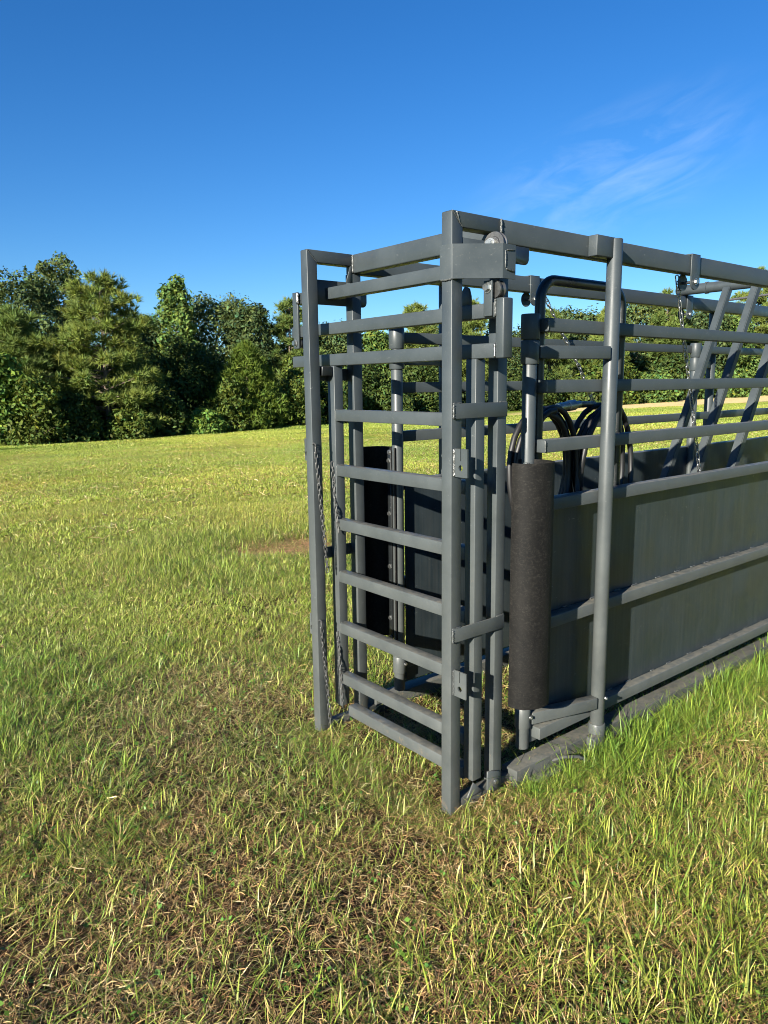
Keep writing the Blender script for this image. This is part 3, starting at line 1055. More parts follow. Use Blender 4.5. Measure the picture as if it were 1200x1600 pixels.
# round posts
for rx in (.87, 3.565):
    for cy, sgn in ((-.0312, -1), (.9412, 1)):
        rp = vpipe('round_post', rx, cy, -.04, 2.146, .0302, P_, CH, 28)
        vpipe('collar', rx, cy, .035, .105, .0365, P_, rp, 28)
        y0, y1 = sorted((cy - sgn * .0295, cy + sgn * .012))
        box('post_clip', rx - .135, rx - .012, y0, y1, 2.071, 2.149, P_, CH, .003)
        if sgn < 0:
            box('post_foot', rx - .075, rx + .0, cy - .042, cy + .006, .0, .062, P_, rp, .003)
            hexbolt('bolt', (rx + .012, cy - .029, .225), (.5, -1, 0), .007, .008, M_ZINC, rp)
    # short tie bars between the hinge sleeves and the posts
    x0 = rx - .87 + .475
    for z in (1.680, .186):
        for cy, py in ((.06, -.035), (.85, .945)):
            dx, dy = (rx - .002) - (x0 + .034), py - cy
            a = math.atan2(dy, dx)
            ln_ = math.hypot(dx, dy)
            sx_, sy_ = x0 + .034 * math.cos(a), cy + .034 * math.sin(a)
            box('tie_bar', sx_, sx_ + ln_ - .03, sy_ - .022, sy_ + .022, z, z + .05, P_, CH, .0028, rotz=a, piv=(sx_, sy_, z))
    box('hinge_plate', x0 + .03, rx - .05, .045, .052, .10, .185, P_, CH, .002)

# side rails and sheeted panels
for y0 in (.001, .861):
    for z in (1.780, 1.550, 1.320):
        box('side_rail', .505, XE, y0, y0 + .048, z, z + .050, P_, CH, .0028)
for y0, yp in ((.0, .0495), (.861, .8555)):
    box('side_panel', .525, XE, yp, yp + .005, .115, 1.135, M_PANEL, CH, 0)
    for z in (1.087, .597, .124):
        box('panel_rail', .515, XE, y0, y0 + .0485, z, z + .0505, P_, CH, .0028)
    for z in (.1745, .6475):
        for k in range(26):
            x = .72 + k * .17 + random.uniform(-.03, .03)
            if y0 == 0:
                weld('weld_bead', (x, .047, z + .003), (x + random.uniform(.03, .06), .047, z + .003), .0032, M_WELD, CH, 8)
    box('end_post', XE - .05, XE + .002, y0 + .0005, y0 + .0475, .07, 2.0695, P_, CH, .004)

for z in (1.780, 1.550, 1.320):
    weld('weld_bead', (.506, .000, z + .002), (.506, .000, z + .048), .0030, M_WELD, CH)
# rolled rubber flaps round the hinge pipes
def flap(cx, cy, sgn):
    r, th = .092, .007
    n = 40
    pts = []
    for k in range(n + 1):
        a = math.radians(66 - (66 + 180) * k / n)
        rr = r * (1 + .02 * math.sin(k * .4))
        pts.append((cx + rr * math.cos(a), cy + sgn * rr * math.sin(a)))
    f = sheet('rubber_flap', pts, .338, 1.296, th, M_RUBBER, CH)
    smooth(f.data, 50)
    box('clamp_strip', .441, .447, *sorted((cy + sgn * .030, cy + sgn * .056)), .345, 1.285, M_GLOSS, f, .001, 1)
    for z in (1.275, 1.235, .98, .72, .46, .36):
        hexbolt('bolt', (.4405, cy + sgn * (.043 + .004 * (z > 1.25)), z), (-1, 0, 0), .009, .007, M_ZINC, f)
flap(.402, -.006, 1)
flap(.402, .916, -1)

# black bent hose guard
def arc_path(corners, rad, n=8):
    pts = [Vector(corners[0])]
    for i in range(1, len(corners) - 1):
        p, a, b = Vector(corners[i]), Vector(corners[i - 1]), Vector(corners[i + 1])
        u, v = (a - p).normalized(), (b - p).normalized()
        ang = u.angle(v)
        t = rad / math.tan(ang / 2)
        c = p + (u + v).normalized() * (rad / math.sin(ang / 2))
        s0, s1 = p + u * t - c, p + v * t - c
        for k in range(n + 1):
            q = s0.normalized().slerp(s1.normalized(), k / n)
            pts.append(c + q * rad)
    pts.append(Vector(corners[-1]))
    return pts
tube('bent_guard_pipe', arc_path([(.566, .09, 1.03), (.566, .09, 1.985), (1.115, .09, 1.985), (1.115, .09, 1.03)], .085), .0210, M_GLOSS, CH, 18)
hexbolt('bolt', (1.03, .07, 1.985), (.2, -1, .3), .010, .010, M_ZINC, CH)

# clamps over the beams
def clamp(x, y0):
    c = box('beam_clamp', x, x + .075, y0 - .0075, y0 - .0015, 2.045, 2.1565, P_, CH, .002)
    box('clamp_top', x + .0003, x + .0747, y0 - .0075, y0 + .0575, 2.1515, 2.1572, P_, c, .002)
    for yy in (y0 - .0078, y0 + .0518):
        bm = bmesh.new()
        bmesh.ops.create_cone(bm, cap_ends=True, segments=28, radius1=.0376, radius2=.0376, depth=.0066,
                              matrix=Matrix.Translation((x + .0375, yy + .0031, 2.038)) @ Matrix.Rotation(math.pi / 2, 4, 'X'))
        bm_obj('clamp_ear', bm, P_, c, 30)
    tube('clamp_pin', [(x + .0375, y0 - .01, 2.036), (x + .0375, y0 + .07, 2.036)], .007, M_PULLEY, c, 10)
    hexbolt('bolt', (x + .0375, y0 - .009, 2.036), (0, -1, 0), .0115, .009, M_ZINC, c)
clamp(1.505, 0.0)
clamp(1.42, .86)
clamp(3.03, .86)

# ------------------------------------------------------------------ sliding gate
GT = thing('sliding_gate', 'dark grey ladder-like sliding gate of square tube hung between the front posts', 'gate', (0, 0, 0))
XG0, XG1 = .118, .165
for y0, y1, z0 in ((.0, .05, .085), (.852, .903, .10)):
    box('stile', XG0, XG1, y0, y1, z0, 1.6735, P_, GT, .0028)
bars = [('rail', -.086, 1.184, 1.808, 1.857), ('rail', -.086, 1.184, 1.674, 1.724)]
bars += [('rail', .0505, .8515, z - .049, z) for z in (1.484, 1.240, .996, .753, .509, .264)]
for nm, y0, y1, z0, z1 in bars:
    rl = box(nm, XG0 + .0004, XG1 - .0004, y0, y1, z0, z1, P_, GT, .0028)
    if y0 > 0:
        weld('weld_bead', (XG0 + .002, y1 - .001, z0 + .003), (XG0 + .002, y1 - .001, z1 - .003), .0026, M_WELD, rl)
        weld('weld_bead', (XG0 + .004, y1 - .003, z1), (XG1 - .004, y1 - .003, z1), .0026, M_WELD, rl)
box('bottom_rail', XG0 + .0005, XG1 + .001, .052, .800, .072, .122, P_, GT, .0028)
et = box('end_tube', XG0, XG1, -.124, -.0865, 1.672, 1.870, P_, GT, .005)
weld('weld_bead', (XG0 - .001, -.0865, 1.81), (XG0 - .001, -.0865, 1.868), .0042, M_WELD, et)
weld('weld_bead', (XG0 - .001, -.0865, 1.676), (XG0 - .001, -.0865, 1.722), .0035, M_BRIGHT, et)
hg = box('hanger_strap', .109, .1165, -.078, -.040, 1.812, 1.928, P_, GT, .0015)
hexbolt('bolt', (.1085, -.060, 1.905), (-1, 0, 0), .0135, .012, M_ZINC, hg)
lathe('roller', [(.006, -.001), (.029, -.001), (.030, .005), (.024, .014), (.030, .024), (.029, .028), (.006, .029)], (.128, -.072, 1.900), (1, 0, 0), M_PULLEY, hg)
prism('roller_gusset', [(.60 - .56, 1.857), (.10, 1.857), (.09, 1.90), (.07, 1.925), (.05, 1.915), (.042, 1.89)], .13, .138, 'x', P_, GT, .001, 1)
box('stop_block', .06, .112, .856, .90, 1.63, 1.672, M_GLOSS, GT, .004)

# ------------------------------------------------------------------ slanted drop gate inside the chute
DG = thing('drop_gate', 'slanted grey tube drop gate hung from a round pipe inside the chute', 'gate', (2.99, .45, 2.185))
pv = Vector((2.99, .45, 2.185))
def dloc(x, y, z):
    return (x - pv.x, y - pv.y, z - pv.z)
tube('pivot_pipe', [dloc(2.99, -.035, 2.185), dloc(2.99, -.03, 2.185), dloc(2.99, .90, 2.185), dloc(2.99, .905, 2.185)], [.028, .033, .033, .028], P_, DG, 22)
for y in (.02, .70, .885):
    tube('pivot_ring', [dloc(2.99, y - .008, 2.185), dloc(2.99, y + .008, 2.185)], .038, P_, DG, 22)
for y in (.555, .375, .175):
    bm = bmesh.new()
    a, b = Vector(dloc(2.975, y, 2.165)), Vector(dloc(2.31, y, .95))
    d = (b - a)
    bmesh.ops.create_cube(bm, size=1.0)
    bmesh.ops.scale(bm, vec=(.046, .046, d.length), verts=bm.verts)
    bmesh.ops.bevel(bm, geom=bm.edges[:], offset=.004, segments=2, affect='EDGES')
    flats(bm)
    ang = math.atan2(d.x, d.z)
    bmesh.ops.rotate(bm, cent=(0, 0, 0), matrix=Matrix.Rotation(ang, 3, 'Y'), verts=bm.verts)
    bmesh.ops.translate(bm, vec=(a + b) / 2, verts=bm.verts)
    bm_obj('slanted_bar', bm, P_, DG, None)
bm = bmesh.new()
bmesh.ops.create_cube(bm, size=1.0)
bmesh.ops.scale(bm, vec=(.04, .42, .04), verts=bm.verts)
bmesh.ops.translate(bm, vec=dloc(2.31, .365, .93), verts=bm.verts)
bm_obj('cross_rail', bm, P_, DG)
# threaded rod across the top
tube('threaded_rod', [dloc(3.35, .80, 2.13), dloc(3.35, .02, 2.16)], .008, M_CHAIN, DG, 8)

# ------------------------------------------------------------------ chains
def link_mesh(rad=.0029, a=.0105, b=.0058):
    bm = bmesh.new()
    pts = []
    for k in range(9):
        t = -math.pi / 2 + math.pi * k / 8
        pts.append((b * math.sin(t), 0, a - b * .3 + b * math.cos(t)))
    for k in range(9):
        t = math.pi / 2 + math.pi * k / 8
        pts.append((b * math.sin(t), 0, -(a - b * .3) + b * math.cos(t)))
    tube_bm(bm, pts, rad, 6, closed=True)
    bmesh.ops.recalc_face_normals(bm, faces=bm.faces[:])
    me = bpy.data.meshes.new('link')
    bm.to_mesh(me)
    bm.free()
    smooth(me)
    return me

def chain(label, pts, mat, group, size=1.0, hook=None):
    me = link_mesh(.0022 * size, .0125 * size, .0066 * size)
    me.materials.append(mat)
    P = [Vector(p) for p in pts]
    c = thing('chain', label, 'chain', tuple(P[0]), group)
    pitch = .0235 * size
    seglen = [(P[i + 1] - P[i]).length for i in range(len(P) - 1)]
    tot = sum(seglen)
    n = int(tot / pitch)
    for i in range(n):
        d = (i + .5) * pitch
        k = 0
        while k < len(seglen) - 1 and d > seglen[k]:
            d -= seglen[k]
            k += 1
        p = P[k].lerp(P[k + 1], d / seglen[k])
        T = (P[k + 1] - P[k]).normalized()
        q = T.to_track_quat('Z', 'Y') @ Quaternion((0, 0, 1), (math.pi / 2 if i % 2 else 0) + random.uniform(-.35, .35) + .4)
        o = bpy.data.objects.new('link', me)
        o.rotation_mode = 'QUATERNION'
        o.rotation_quaternion = q
        o.location = p - P[0]
        link(o, c)
    if hook:
        tube('hook', [Vector(h) - P[0] for h in hook], .004, mat, c, 8)
    return c

GC = 'chains hanging on the gate frame'
chain('dull steel chain hooked high on the left gate post', [(.010, .853, 1.325), (.025, .852, 1.15), (.046, .850, .90), (.058, .852, .745)], M_CHAIN, GC, 1.0,
      [(.004, .862, 1.338), (.0, .85, 1.345), (.008, .846, 1.338), (.010, .85, 1.322)])
chain('dull steel chain hooked low on the left gate post, reaching the grass', [(.016, .853, .53), (.024, .852, .40), (.040, .850, .20), (.052, .851, .0)], M_CHAIN, GC, 1.0,
      [(.010, .862, .540), (.006, .85, .547), (.014, .846, .540), (.016, .85, .526)])
chain('thin chain along the left gate stile at mid height', [(.112, .872, 1.25), (.112, .862, 1.12), (.111, .842, .99), (.111, .834, .93)], M_CHAIN, GC, .95)
chain('thin chain along the lower left gate stile', [(.112, .862, .46), (.112, .852, .36), (.111, .842, .24), (.111, .832, .10)], M_CHAIN, GC, .95)
chain('dull chain hooked high beside the near gate post', [(.052, .058, 1.335), (.054, .062, 1.2), (.054, .064, 1.06), (.054, .064, .99)], M_CHAIN, GC, 1.0,
      [(.05, .048, 1.34), (.052, .060, 1.352), (.052, .070, 1.34), (.052, .064, 1.325)])
chain('dull chain hooked low beside the near gate post', [(.052, .058, .53), (.054, .064, .4), (.054, .064, .2), (.054, .062, .05)], M_CHAIN, GC, 1.0)
chain('bright galvanised chain hanging from the near top beam into the chute', [(1.545, .085, 2.07), (1.62, .09, 1.86), (1.74, .095, 1.55), (1.87, .10, 1.18), (1.90, .10, 1.08)], M_BRIGHT, 'chains inside the chute', 1.25)
chain('bright galvanised chain slung from the far top beam behind the tie bar', [(1.47, .80, 2.05), (1.62, .80, 1.87), (1.80, .80, 1.67), (1.92, .80, 1.50), (2.0, .80, 1.40)], M_BRIGHT, 'chains inside the chute', 1.35)

# ------------------------------------------------------------------ hydraulic hoses
def hose_coil(label, cx, cy, cz, rx, rz, turns, tail):
    t = thing('hydraulic_hose', label, 'hose', (cx, cy, cz), 'hoses coiled in the chute')
    pts = []
    n = 26 * turns
    for k in range(n + 1):
        a = math.pi * .5 + 2 * math.pi * k / 26
        turn = k / 26
        jx = 1 + .07 * math.sin(turn * 2.3) + .03 * math.sin(k * .37)
        pts.append((rx * jx * math.cos(a), (turn - turns / 2) * .024 + .012 * math.sin(a * 2 + turn), rz * jx * math.sin(a)))
    pts += tail
    tube('hose_coil', pts, .0135, M_HOSE, t, 10)
    return t
h1 = hose_coil('black hydraulic hose coiled beside the rubber flap', .82, .25, 1.20, .19, .27, 4, [(.12, .06, .26), (.28, .08, .285)])
h2 = hose_coil('black hydraulic hose coiled behind the tall round post', 1.24, .25, 1.19, .20, .285, 4, [(-.12, .0, .30), (-.22, -.02, .302)])
cp = tube('coupling', [(-.40, -.02, .290), (-.37, -.02, .291), (-.368, -.02, .291), (-.30, -.02, .296), (-.298, -.02, .296), (-.25, -.02, .30), (-.248, -.02, .30), (-.21, -.02, .303)],
          [.013, .013, .020, .020, .024, .024, .015, .015], M_ZINC, h2, 12)
tube('hose_end', [(-.40, -.02, .290), (-.46, -.015, .286), (-.52, 0, .28)], .0125, M_HOSE, h2, 10)

# ------------------------------------------------------------------ grass
GREENS = [(.148, .202, .027), (.192, .242, .036), (.255, .285, .060), (.088, .138, .020), (.310, .305, .088)]
STRAWS = [(.50, .37, .18), (.40, .27, .12), (.27, .16, .075), (.60, .49, .29), (.17, .095, .048)]

def pick(cols, n, var=.15, wts=None):
    c = np.array(cols)[RNG.choice(len(cols), n, p=wts)]
    return np.clip(c * (1 + RNG.normal(size=(n, 1)) * var), .004, 1)

def blades(n, rad, h0, h1, w0, w1, cols, lean=.45, bend=.5, clump=0, wts=None):
    """upright grass blades, three joints each: 8 verts, 3 quads (the tip quad is pinched)"""
    a = RNG.uniform(0, 2 * math.pi, n)
    rr = rad * np.sqrt(RNG.uniform(0, 1, n))
    B = np.stack([rr * np.cos(a), rr * np.sin(a), np.zeros(n)], 1)
    if clump:
        cc = rad * np.sqrt(RNG.uniform(0, 1, clump))
        ca = RNG.uniform(0, 2 * math.pi, clump)
        idx = RNG.integers(0, clump, n)
        B = np.stack([cc[idx] * np.cos(ca[idx]), cc[idx] * np.sin(ca[idx]), np.zeros(n)], 1)
        B[:, :2] += RNG.normal(size=(n, 2)) * .014
    h = RNG.uniform(h0, h1, n) * RNG.uniform(.7, 1.1, n)
    wd = RNG.uniform(w0, w1, n)
    la = RNG.uniform(0, 2 * math.pi, n)
    ld = np.stack([np.cos(la), np.sin(la), np.zeros(n)], 1)
    side = np.stack([-np.sin(la + RNG.normal(size=n) * .6), np.cos(la), np.zeros(n)], 1)
    L0 = np.abs(RNG.normal(size=n)) * lean
    Bd = np.abs(RNG.normal(size=n)) * bend
    Vs, ts, ws = [], (0, .38, .74, 1.0), (.85, 1.0, .66, .06)
    for t, wk in zip(ts, ws):
        off = ld * (h * (L0 * t + Bd * t * t))[:, None]
        z = h * t * (1 - .28 * np.minimum(1.6, Bd) * t)
        p = B + off + np.stack([np.zeros(n), np.zeros(n), z], 1)
        s = side * (wd * wk * .5)[:, None]
        Vs += [p - s, p + s]
    V = np.stack(Vs, 1).reshape(-1, 3)
    base = (np.arange(n) * 8)[:, None]
    F = np.concatenate([base + np.array([[0, 1, 3, 2]]) + 2 * k for k in range(3)], 1).reshape(-1, 4)
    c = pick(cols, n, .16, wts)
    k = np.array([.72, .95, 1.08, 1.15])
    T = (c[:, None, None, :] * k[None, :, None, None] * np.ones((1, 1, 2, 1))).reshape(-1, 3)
    return V, F, T

def straws(n, rad, l0, l1, w0, w1, zmax=.035, wts=None):
    a = RNG.uniform(0, 2 * math.pi, n)
    rr = rad * np.sqrt(RNG.uniform(0, 1, n))
    C = np.stack([rr * np.cos(a), rr * np.sin(a), RNG.uniform(.002, zmax, n) ** 1.0], 1)
    d = RNG.uniform(0, 2 * math.pi, n)
    D = np.stack([np.cos(d), np.sin(d), RNG.normal(size=n) * .35], 1)
    S = np.stack([-np.sin(d), np.cos(d), RNG.normal(size=n) * .4], 1)
    l = RNG.uniform(l0, l1, n)
    w_ = RNG.uniform(w0, w1, n)
    bow = RNG.normal(size=n) * .25
    Vs = []
    for t in (-.5, 0, .5):
        p = C + D * (l * t)[:, None] + S * (l * bow * (.25 - t * t))[:, None]
        p[:, 2] += l * .12 * (.25 - t * t) * 2
        p[:, 2] = np.maximum(p[:, 2], .001)
        s = S * (w_ * .5 * (1 if t == 0 else .6))[:, None]
        Vs += [p - s, p + s]
    V = np.stack(Vs, 1).reshape(-1, 3)
    base = (np.arange(n) * 6)[:, None]
    F = np.concatenate([base + np.array([[0, 1, 3, 2]]), base + np.array([[2, 3, 5, 4]])], 1).reshape(-1, 4)
    T = np.repeat(pick(STRAWS, n, .25, wts or [.15, .20, .27, .09, .29]), 6, 0)
    return V, F, T

def join(parts):
    V, F, T, o = [], [], [], 0
    for v, f, t in parts:
        V.append(v)
        F.append(f + o)
        T.append(t)
        o += len(v)
    return np.concatenate(V), np.concatenate(F), np.concatenate(T)

tiles = bpy.data.collections.new('grass_tiles')
TILE = []
def tile(parts):
    me = raw_mesh('grass_tile', *join(parts))
    me.materials.append(M_GRASS)
    o = bpy.data.objects.new('grass_tile_%02d' % len(TILE), me)
    tiles.objects.link(o)
    TILE.append(o)
YG = GREENS + GREENS[:3] + [(.085, .165, .022), (.115, .205, .030), (.15, .24, .035)] + STRAWS[:1] + [(.36, .34, .09)]
FG = GREENS[:3] + [(.27, .31, .05), (.33, .35, .085), (.20, .28, .035), (.30, .315, .07)]
def weeds(n, rad):
    """little rosettes of round leaves"""
    c = rad * np.sqrt(RNG.uniform(0, 1, n))
    a = RNG.uniform(0, 2 * math.pi, n)
    C = np.repeat(np.stack([c * np.cos(a), c * np.sin(a), RNG.uniform(.015, .04, n)], 1), 4, 0)
    C = C + RNG.normal(size=C.shape) * np.array([.011, .011, .006])
    N = RNG.normal(size=C.shape) * .35 + np.array([-.2, 0, 1])
    return leaf_quads(C, RNG.uniform(.010, .020, len(C)), N, tints(len(C), (.075, .15, .022), .2, .1), 1.0)
for v in range(4):      # 0-3 dry, 4-7 mixed, 8-11 lush, 12-15 tall tufts
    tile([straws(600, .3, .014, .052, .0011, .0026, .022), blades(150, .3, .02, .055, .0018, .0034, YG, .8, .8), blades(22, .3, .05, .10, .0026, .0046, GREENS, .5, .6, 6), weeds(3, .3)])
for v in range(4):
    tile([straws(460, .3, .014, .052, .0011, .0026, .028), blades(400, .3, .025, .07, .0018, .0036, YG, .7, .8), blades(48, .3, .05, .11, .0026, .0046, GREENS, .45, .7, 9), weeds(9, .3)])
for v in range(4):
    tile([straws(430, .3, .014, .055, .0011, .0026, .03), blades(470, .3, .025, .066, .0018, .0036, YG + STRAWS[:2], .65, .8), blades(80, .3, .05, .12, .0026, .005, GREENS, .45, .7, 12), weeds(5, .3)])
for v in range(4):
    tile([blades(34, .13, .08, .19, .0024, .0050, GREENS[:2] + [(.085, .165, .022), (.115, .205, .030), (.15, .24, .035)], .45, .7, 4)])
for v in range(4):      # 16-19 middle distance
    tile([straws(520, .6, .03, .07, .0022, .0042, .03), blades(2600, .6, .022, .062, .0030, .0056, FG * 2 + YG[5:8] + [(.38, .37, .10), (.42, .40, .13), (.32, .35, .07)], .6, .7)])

def square_tile(half, nb, ns, h0, h1, w0, w1):
    V, F, T = blades(nb, 1.0, h0, h1, w0, w1, FG, .5, .5)
    off = RNG.uniform(-half, half, (nb, 2))
    V = V.reshape(nb, 8, 3)
    V[:, :, :2] += (off - V[:, :2, :2].mean(1))[:, None, :]
    V = V.reshape(-1, 3)
    V2, F2, T2 = straws(ns, 1.0, .06, .16, w0, w1, .06)
    V2 = V2.reshape(ns, 6, 3)
    V2[:, :, :2] += (RNG.uniform(-half, half, (ns, 2)) - V2[:, :, :2].mean(1))[:, None, :]
    tile([(V, F, T), (V2.reshape(-1, 3), F2, T2)])
for v in range(4):      # 20-23 field, 24-27 far field
    square_tile(1.05, 6800, 600, .04, .085, .006, .011)
for v in range(4):
    square_tile(3.1, 15000, 700, .05, .10, .012, .024)

def field_of(x, y):
    """0 dry .. 1 lush"""
    n = .55 * vnoise(x * 1.7 + 9, y * 1.7, 21) + .45 * vnoise(x * 4.3, y * 4.3 + 5, 22)
    v = n - .08
    v = v + .30 * np.exp(-(((x - .9) / 1.0) ** 2 + ((y + .75) / .55) ** 2))       # right of the chute
    v = v - .16 * np.exp(-(((x + .75) / .7) ** 2 + ((y - .05) / .6) ** 2)) - .12 * np.exp(-(((x - .1) / .35) ** 2 + ((y - .5) / .6) ** 2))      # worn ground before the gate
    v = v - .20 * np.exp(-(((x + 1.15) / .5) ** 2 + ((y - .15) / .45) ** 2)) - .14 * np.exp(-(((x + .6) / .35) ** 2 + ((y + .35) / .3) ** 2))
    v = v + .22 * np.exp(-(((x - .05) / .45) ** 2 + ((y + .95) / .35) ** 2))
    v = v + .22 * sstep(2.5, 7, np.hypot(x + 1.8, y + 1.8)) * (1 - .3 * vnoise(x * .5, y * .5, 8))
    return v

cx, cy = CAMP.x, CAMP.y
view_az = math.atan2(_f.y, _f.x)
PX, PY, PS, PI_, PR = [], [], [], [], []
def add_pts(x, y, kind, size, spin=None):
    PX.append(x)
    PY.append(y)
    PI_.append(kind)
    PS.append(size)
    PR.append(RNG.uniform(0, 6.283, len(x)) if spin is None else spin)
def bare(x, y, pad=0.0):
    n = len(x)
    sk = (x > .2) & (((y > -.10 - pad) & (y < .09 + pad)) | ((y > .82 - pad) & (y < 1.0 + pad)))
    sk |= (x > -.06 - pad) & (x < .3) & (((y > -.05 - pad) & (y < .1 + pad)) | ((y > .8 - pad) & (y < .96 + pad)))
    clay = ((x - 1.98) / 1.25) ** 2 + ((y - 4.4) / 1.1) ** 2
    return sk | (clay < 1)
def scatter(dens, r0, r1, half, fn, s0, s1):
    st = 1 / math.sqrt(dens)                     # a jittered grid leaves no accidental holes
    m = int(2 * r1 / st) + 2
    i, j = np.meshgrid(np.arange(m), np.arange(m), indexing='ij')
    x = cx - r1 + (i.ravel() + RNG.uniform(-.6, .6, m * m)) * st
    y = cy - r1 + (j.ravel() + RNG.uniform(-.6, .6, m * m)) * st
    r = np.hypot(x - cx, y - cy)
    a = np.arctan2(y - cy, x - cx) - view_az
    k = (r > r0) & (r < r1) & (np.abs(a) < half) & ~bare(x, y)
    x, y = x[k], y[k]
    add_pts(x, y, fn(x, y), RNG.uniform(s0, s1, len(x)))
def kind_near(x, y):
    v = field_of(x, y) + RNG.normal(size=len(x)) * .07
    k = np.where(v < .46, 0, np.where(v < .66, 1, 2))
    inside = (x > .3) & (y > 0) & (y < .9)
    k = np.where(inside, 0, k)
    return k * 4 + RNG.integers(0, 4, len(x))
def tiled(step, kind0, test):
    n = int(130 / step)
    i, j = np.meshgrid(np.arange(-6, n), np.arange(-4, int(48 / step)), indexing='ij')
    x = (i.ravel() + .5) * step + RNG.uniform(-.05, .05, i.size) * step
    y = (j.ravel() + .5) * step + RNG.uniform(-.05, .05, i.size) * step
    r = np.hypot(x - cx, y - cy)
    a = np.arctan2(y - cy, x - cx) - view_az
    k = test(r + RNG.uniform(-1.6, 1.6, len(r))) & (np.abs(a) < math.radians(52)) & (y < 42.3)
    k &= ~((((x - 100) / 64) ** 2 + ((y - 35) / 10.4) ** 2 < 1))
    k &= ~((x > -1) & (x < 6.5) & (y > -1.2) & (y < 2.1))
    x, y = x[k], y[k]
    add_pts(x, y, kind0 + RNG.integers(0, 4, len(x)), np.full(len(x), 1.0), RNG.integers(0, 4, len(x)) * math.pi / 2)
H_ = math.radians(66)
scatter(23, .3, 4.6, H_, kind_near, .85, 1.15)
scatter(3.4, 4.3, 12.0, math.radians(56), lambda x, y: 16 + RNG.integers(0, 4, len(x)), .8, 1.2)
tiled(2.0, 20, lambda r: (r > 9.8) & (r < 32))
tiled(6.0, 24, lambda r: r >= 30)
def tall(dens, r0, r1):
    scatter(dens, r0, r1, H_, lambda x, y: 12 + RNG.integers(0, 4, len(x)), .45, 1.0)
    x, y = PX[-1], PY[-1]
    k = (field_of(x, y) + RNG.normal(size=len(x)) * .14) > .66
    for A in (PX, PY, PS, PI_, PR):
        A[-1] = A[-1][k]
tall(60, 1.0, 4.6)
n = 240
bx_ = RNG.uniform(-.1, 3.4, n)
by_ = np.where(bx_ < .35, RNG.uniform(-.16, -.04, n), -.10 - np.abs(RNG.normal(size=n)) * .06)
add_pts(bx_, by_, 4 + RNG.integers(0, 4, n), RNG.uniform(.25, .42, n))
n = 60
add_pts(RNG.uniform(-.12, .0, n), RNG.uniform(-.05, .98, n), RNG.integers(0, 8, n), RNG.uniform(.2, .4, n))
n = 520          # turf round the bare clay, thinning to sparse dry growth on it
qx = RNG.uniform(.45, 3.5, n)
qy = RNG.uniform(3.0, 5.8, n)
cl_ = ((qx - 2.1) / .78) ** 2 + ((qy - 4.4) / .55) ** 2 + 1.5 * (vnoise(qx * 3.3, qy * 3.3, 31) - .5)
ou_ = ((qx - 1.98) / 1.6) ** 2 + ((qy - 4.4) / 1.45) ** 2
kk = ((cl_ > 1) | (RNG.uniform(0, 1, n) < .42)) & (ou_ < 1)
qx, qy, cl_ = qx[kk], qy[kk], cl_[kk]
add_pts(qx, qy, np.where(cl_ > 1.2, 8, np.where(cl_ > 1, 4, 0)) + RNG.integers(0, 4, len(qx)), np.where(cl_ > 1, RNG.uniform(.85, 1.25, len(qx)), RNG.uniform(.35, .6, len(qx))))
# tufts left standing along the skid and round the post feet
n = 46
add_pts(RNG.uniform(.3, .8, n), -.085 - np.abs(RNG.normal(size=n)) * .04, 12 + RNG.integers(0, 4, n), RNG.uniform(.25, .5, n))
n = 190
add_pts(RNG.uniform(.75, 3.6, n), -.095 - np.abs(RNG.normal(size=n)) * .06, 12 + RNG.integers(0, 4, n), RNG.uniform(.45, .95, n))
X, Y, S, K, R_ = (np.concatenate(a) for a in (PX, PY, PS, PI_, PR))
print('grass instances', len(X))
gm = bpy.data.meshes.new('grass')
gm.vertices.add(len(X))
gm.vertices.foreach_set('co', np.stack([X, Y, terrain(X, Y) - .003], 1).astype(np.float32).ravel())
def attr(nm, typ, key, data):
    a = gm.attributes.new(nm, typ, 'POINT')
    a.data.foreach_set(key, np.ascontiguousarray(data).ravel())
e_ = .8
gxs = np.arctan((terrain(X + e_, Y) - terrain(X - e_, Y)) / (2 * e_))
gys = np.arctan((terrain(X, Y + e_) - terrain(X, Y - e_)) / (2 * e_))
rots = []
for a_, b_, c_ in zip(gxs, gys, R_):
    q_ = Quaternion((1, 0, 0), float(b_)) @ Quaternion((0, 1, 0), -float(a_)) @ Quaternion((0, 0, 1), float(c_))
    rots.append((q_.w, q_.x, q_.y, q_.z))
attr('turn', 'QUATERNION', 'value', np.array(rots, np.float32))
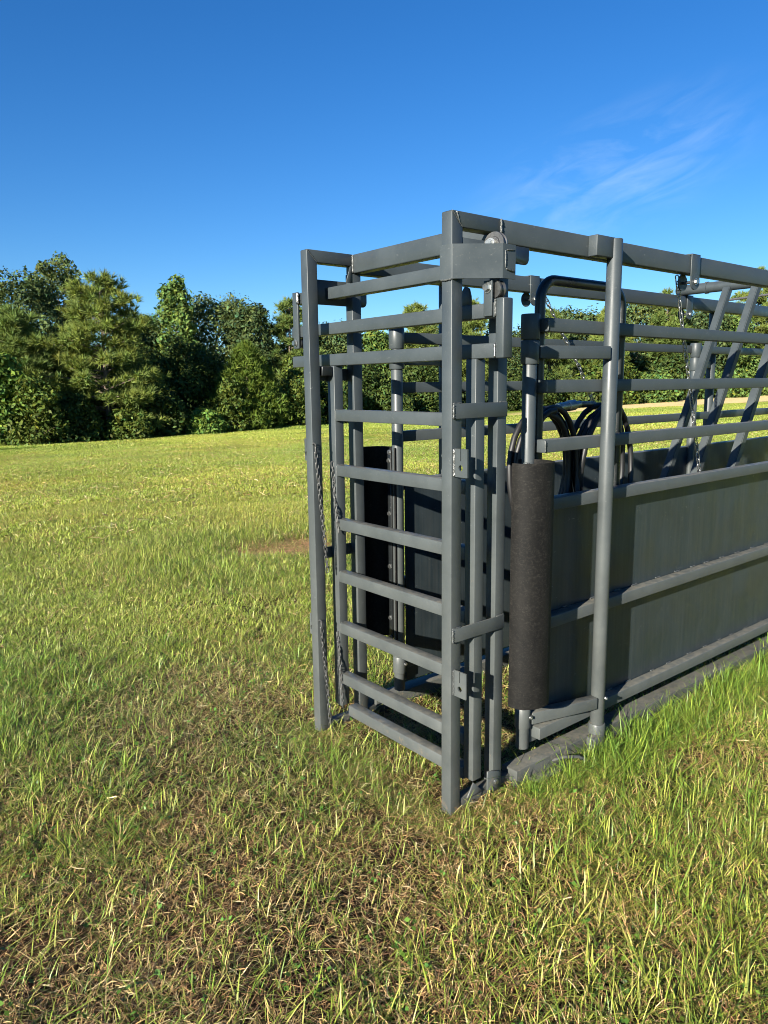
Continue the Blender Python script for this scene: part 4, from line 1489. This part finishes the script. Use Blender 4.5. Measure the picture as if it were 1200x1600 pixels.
attr('size', 'FLOAT', 'value', S.astype(np.float32))
attr('kind_index', 'INT', 'value', K.astype(np.int32))
grass = obj('grass', gm, M_GRASS)
grass['kind'] = 'stuff'
grass['label'] = 'patchy pasture grass with dry thatch covering the field'
grass['category'] = 'grass'
ng = bpy.data.node_groups.new('grass_scatter', 'GeometryNodeTree')
ng.interface.new_socket('Geometry', in_out='INPUT', socket_type='NodeSocketGeometry')
ng.interface.new_socket('Geometry', in_out='OUTPUT', socket_type='NodeSocketGeometry')
gi = ng.nodes.new('NodeGroupInput')
go = ng.nodes.new('NodeGroupOutput')
ci = ng.nodes.new('GeometryNodeCollectionInfo')
ci.inputs['Collection'].default_value = tiles
ci.inputs['Separate Children'].default_value = True
ci.inputs['Reset Children'].default_value = True
ip = ng.nodes.new('GeometryNodeInstanceOnPoints')
ip.inputs['Pick Instance'].default_value = True
mp_ = ng.nodes.new('GeometryNodeMeshToPoints')
def named(nm, typ):
    a = ng.nodes.new('GeometryNodeInputNamedAttribute')
    a.data_type = typ
    a.inputs['Name'].default_value = nm
    return a.outputs['Attribute']
ng.links.new(gi.outputs[0], mp_.inputs['Mesh'])
ng.links.new(mp_.outputs[0], ip.inputs['Points'])
ng.links.new(ci.outputs[0], ip.inputs['Instance'])
ng.links.new(named('kind_index', 'INT'), ip.inputs['Instance Index'])
ng.links.new(named('turn', 'QUATERNION'), ip.inputs['Rotation'])
ng.links.new(named('size', 'FLOAT'), ip.inputs['Scale'])
ng.links.new(ip.outputs[0], go.inputs[0])
md = grass.modifiers.new('grass_scatter', 'NODES')
md.node_group = ng

SC.cycles.max_bounces = 4
SC.cycles.diffuse_bounces = 1
SC.cycles.glossy_bounces = 2
SC.cycles.transmission_bounces = 2
SC.cycles.transparent_max_bounces = 2
SC.cycles.use_adaptive_sampling = True
SC.cycles.adaptive_threshold = 0.03
SC.cycles.use_denoising = True
SC.cycles.pixel_filter_type = 'BLACKMAN_HARRIS'
SC.cycles.filter_width = 1.0
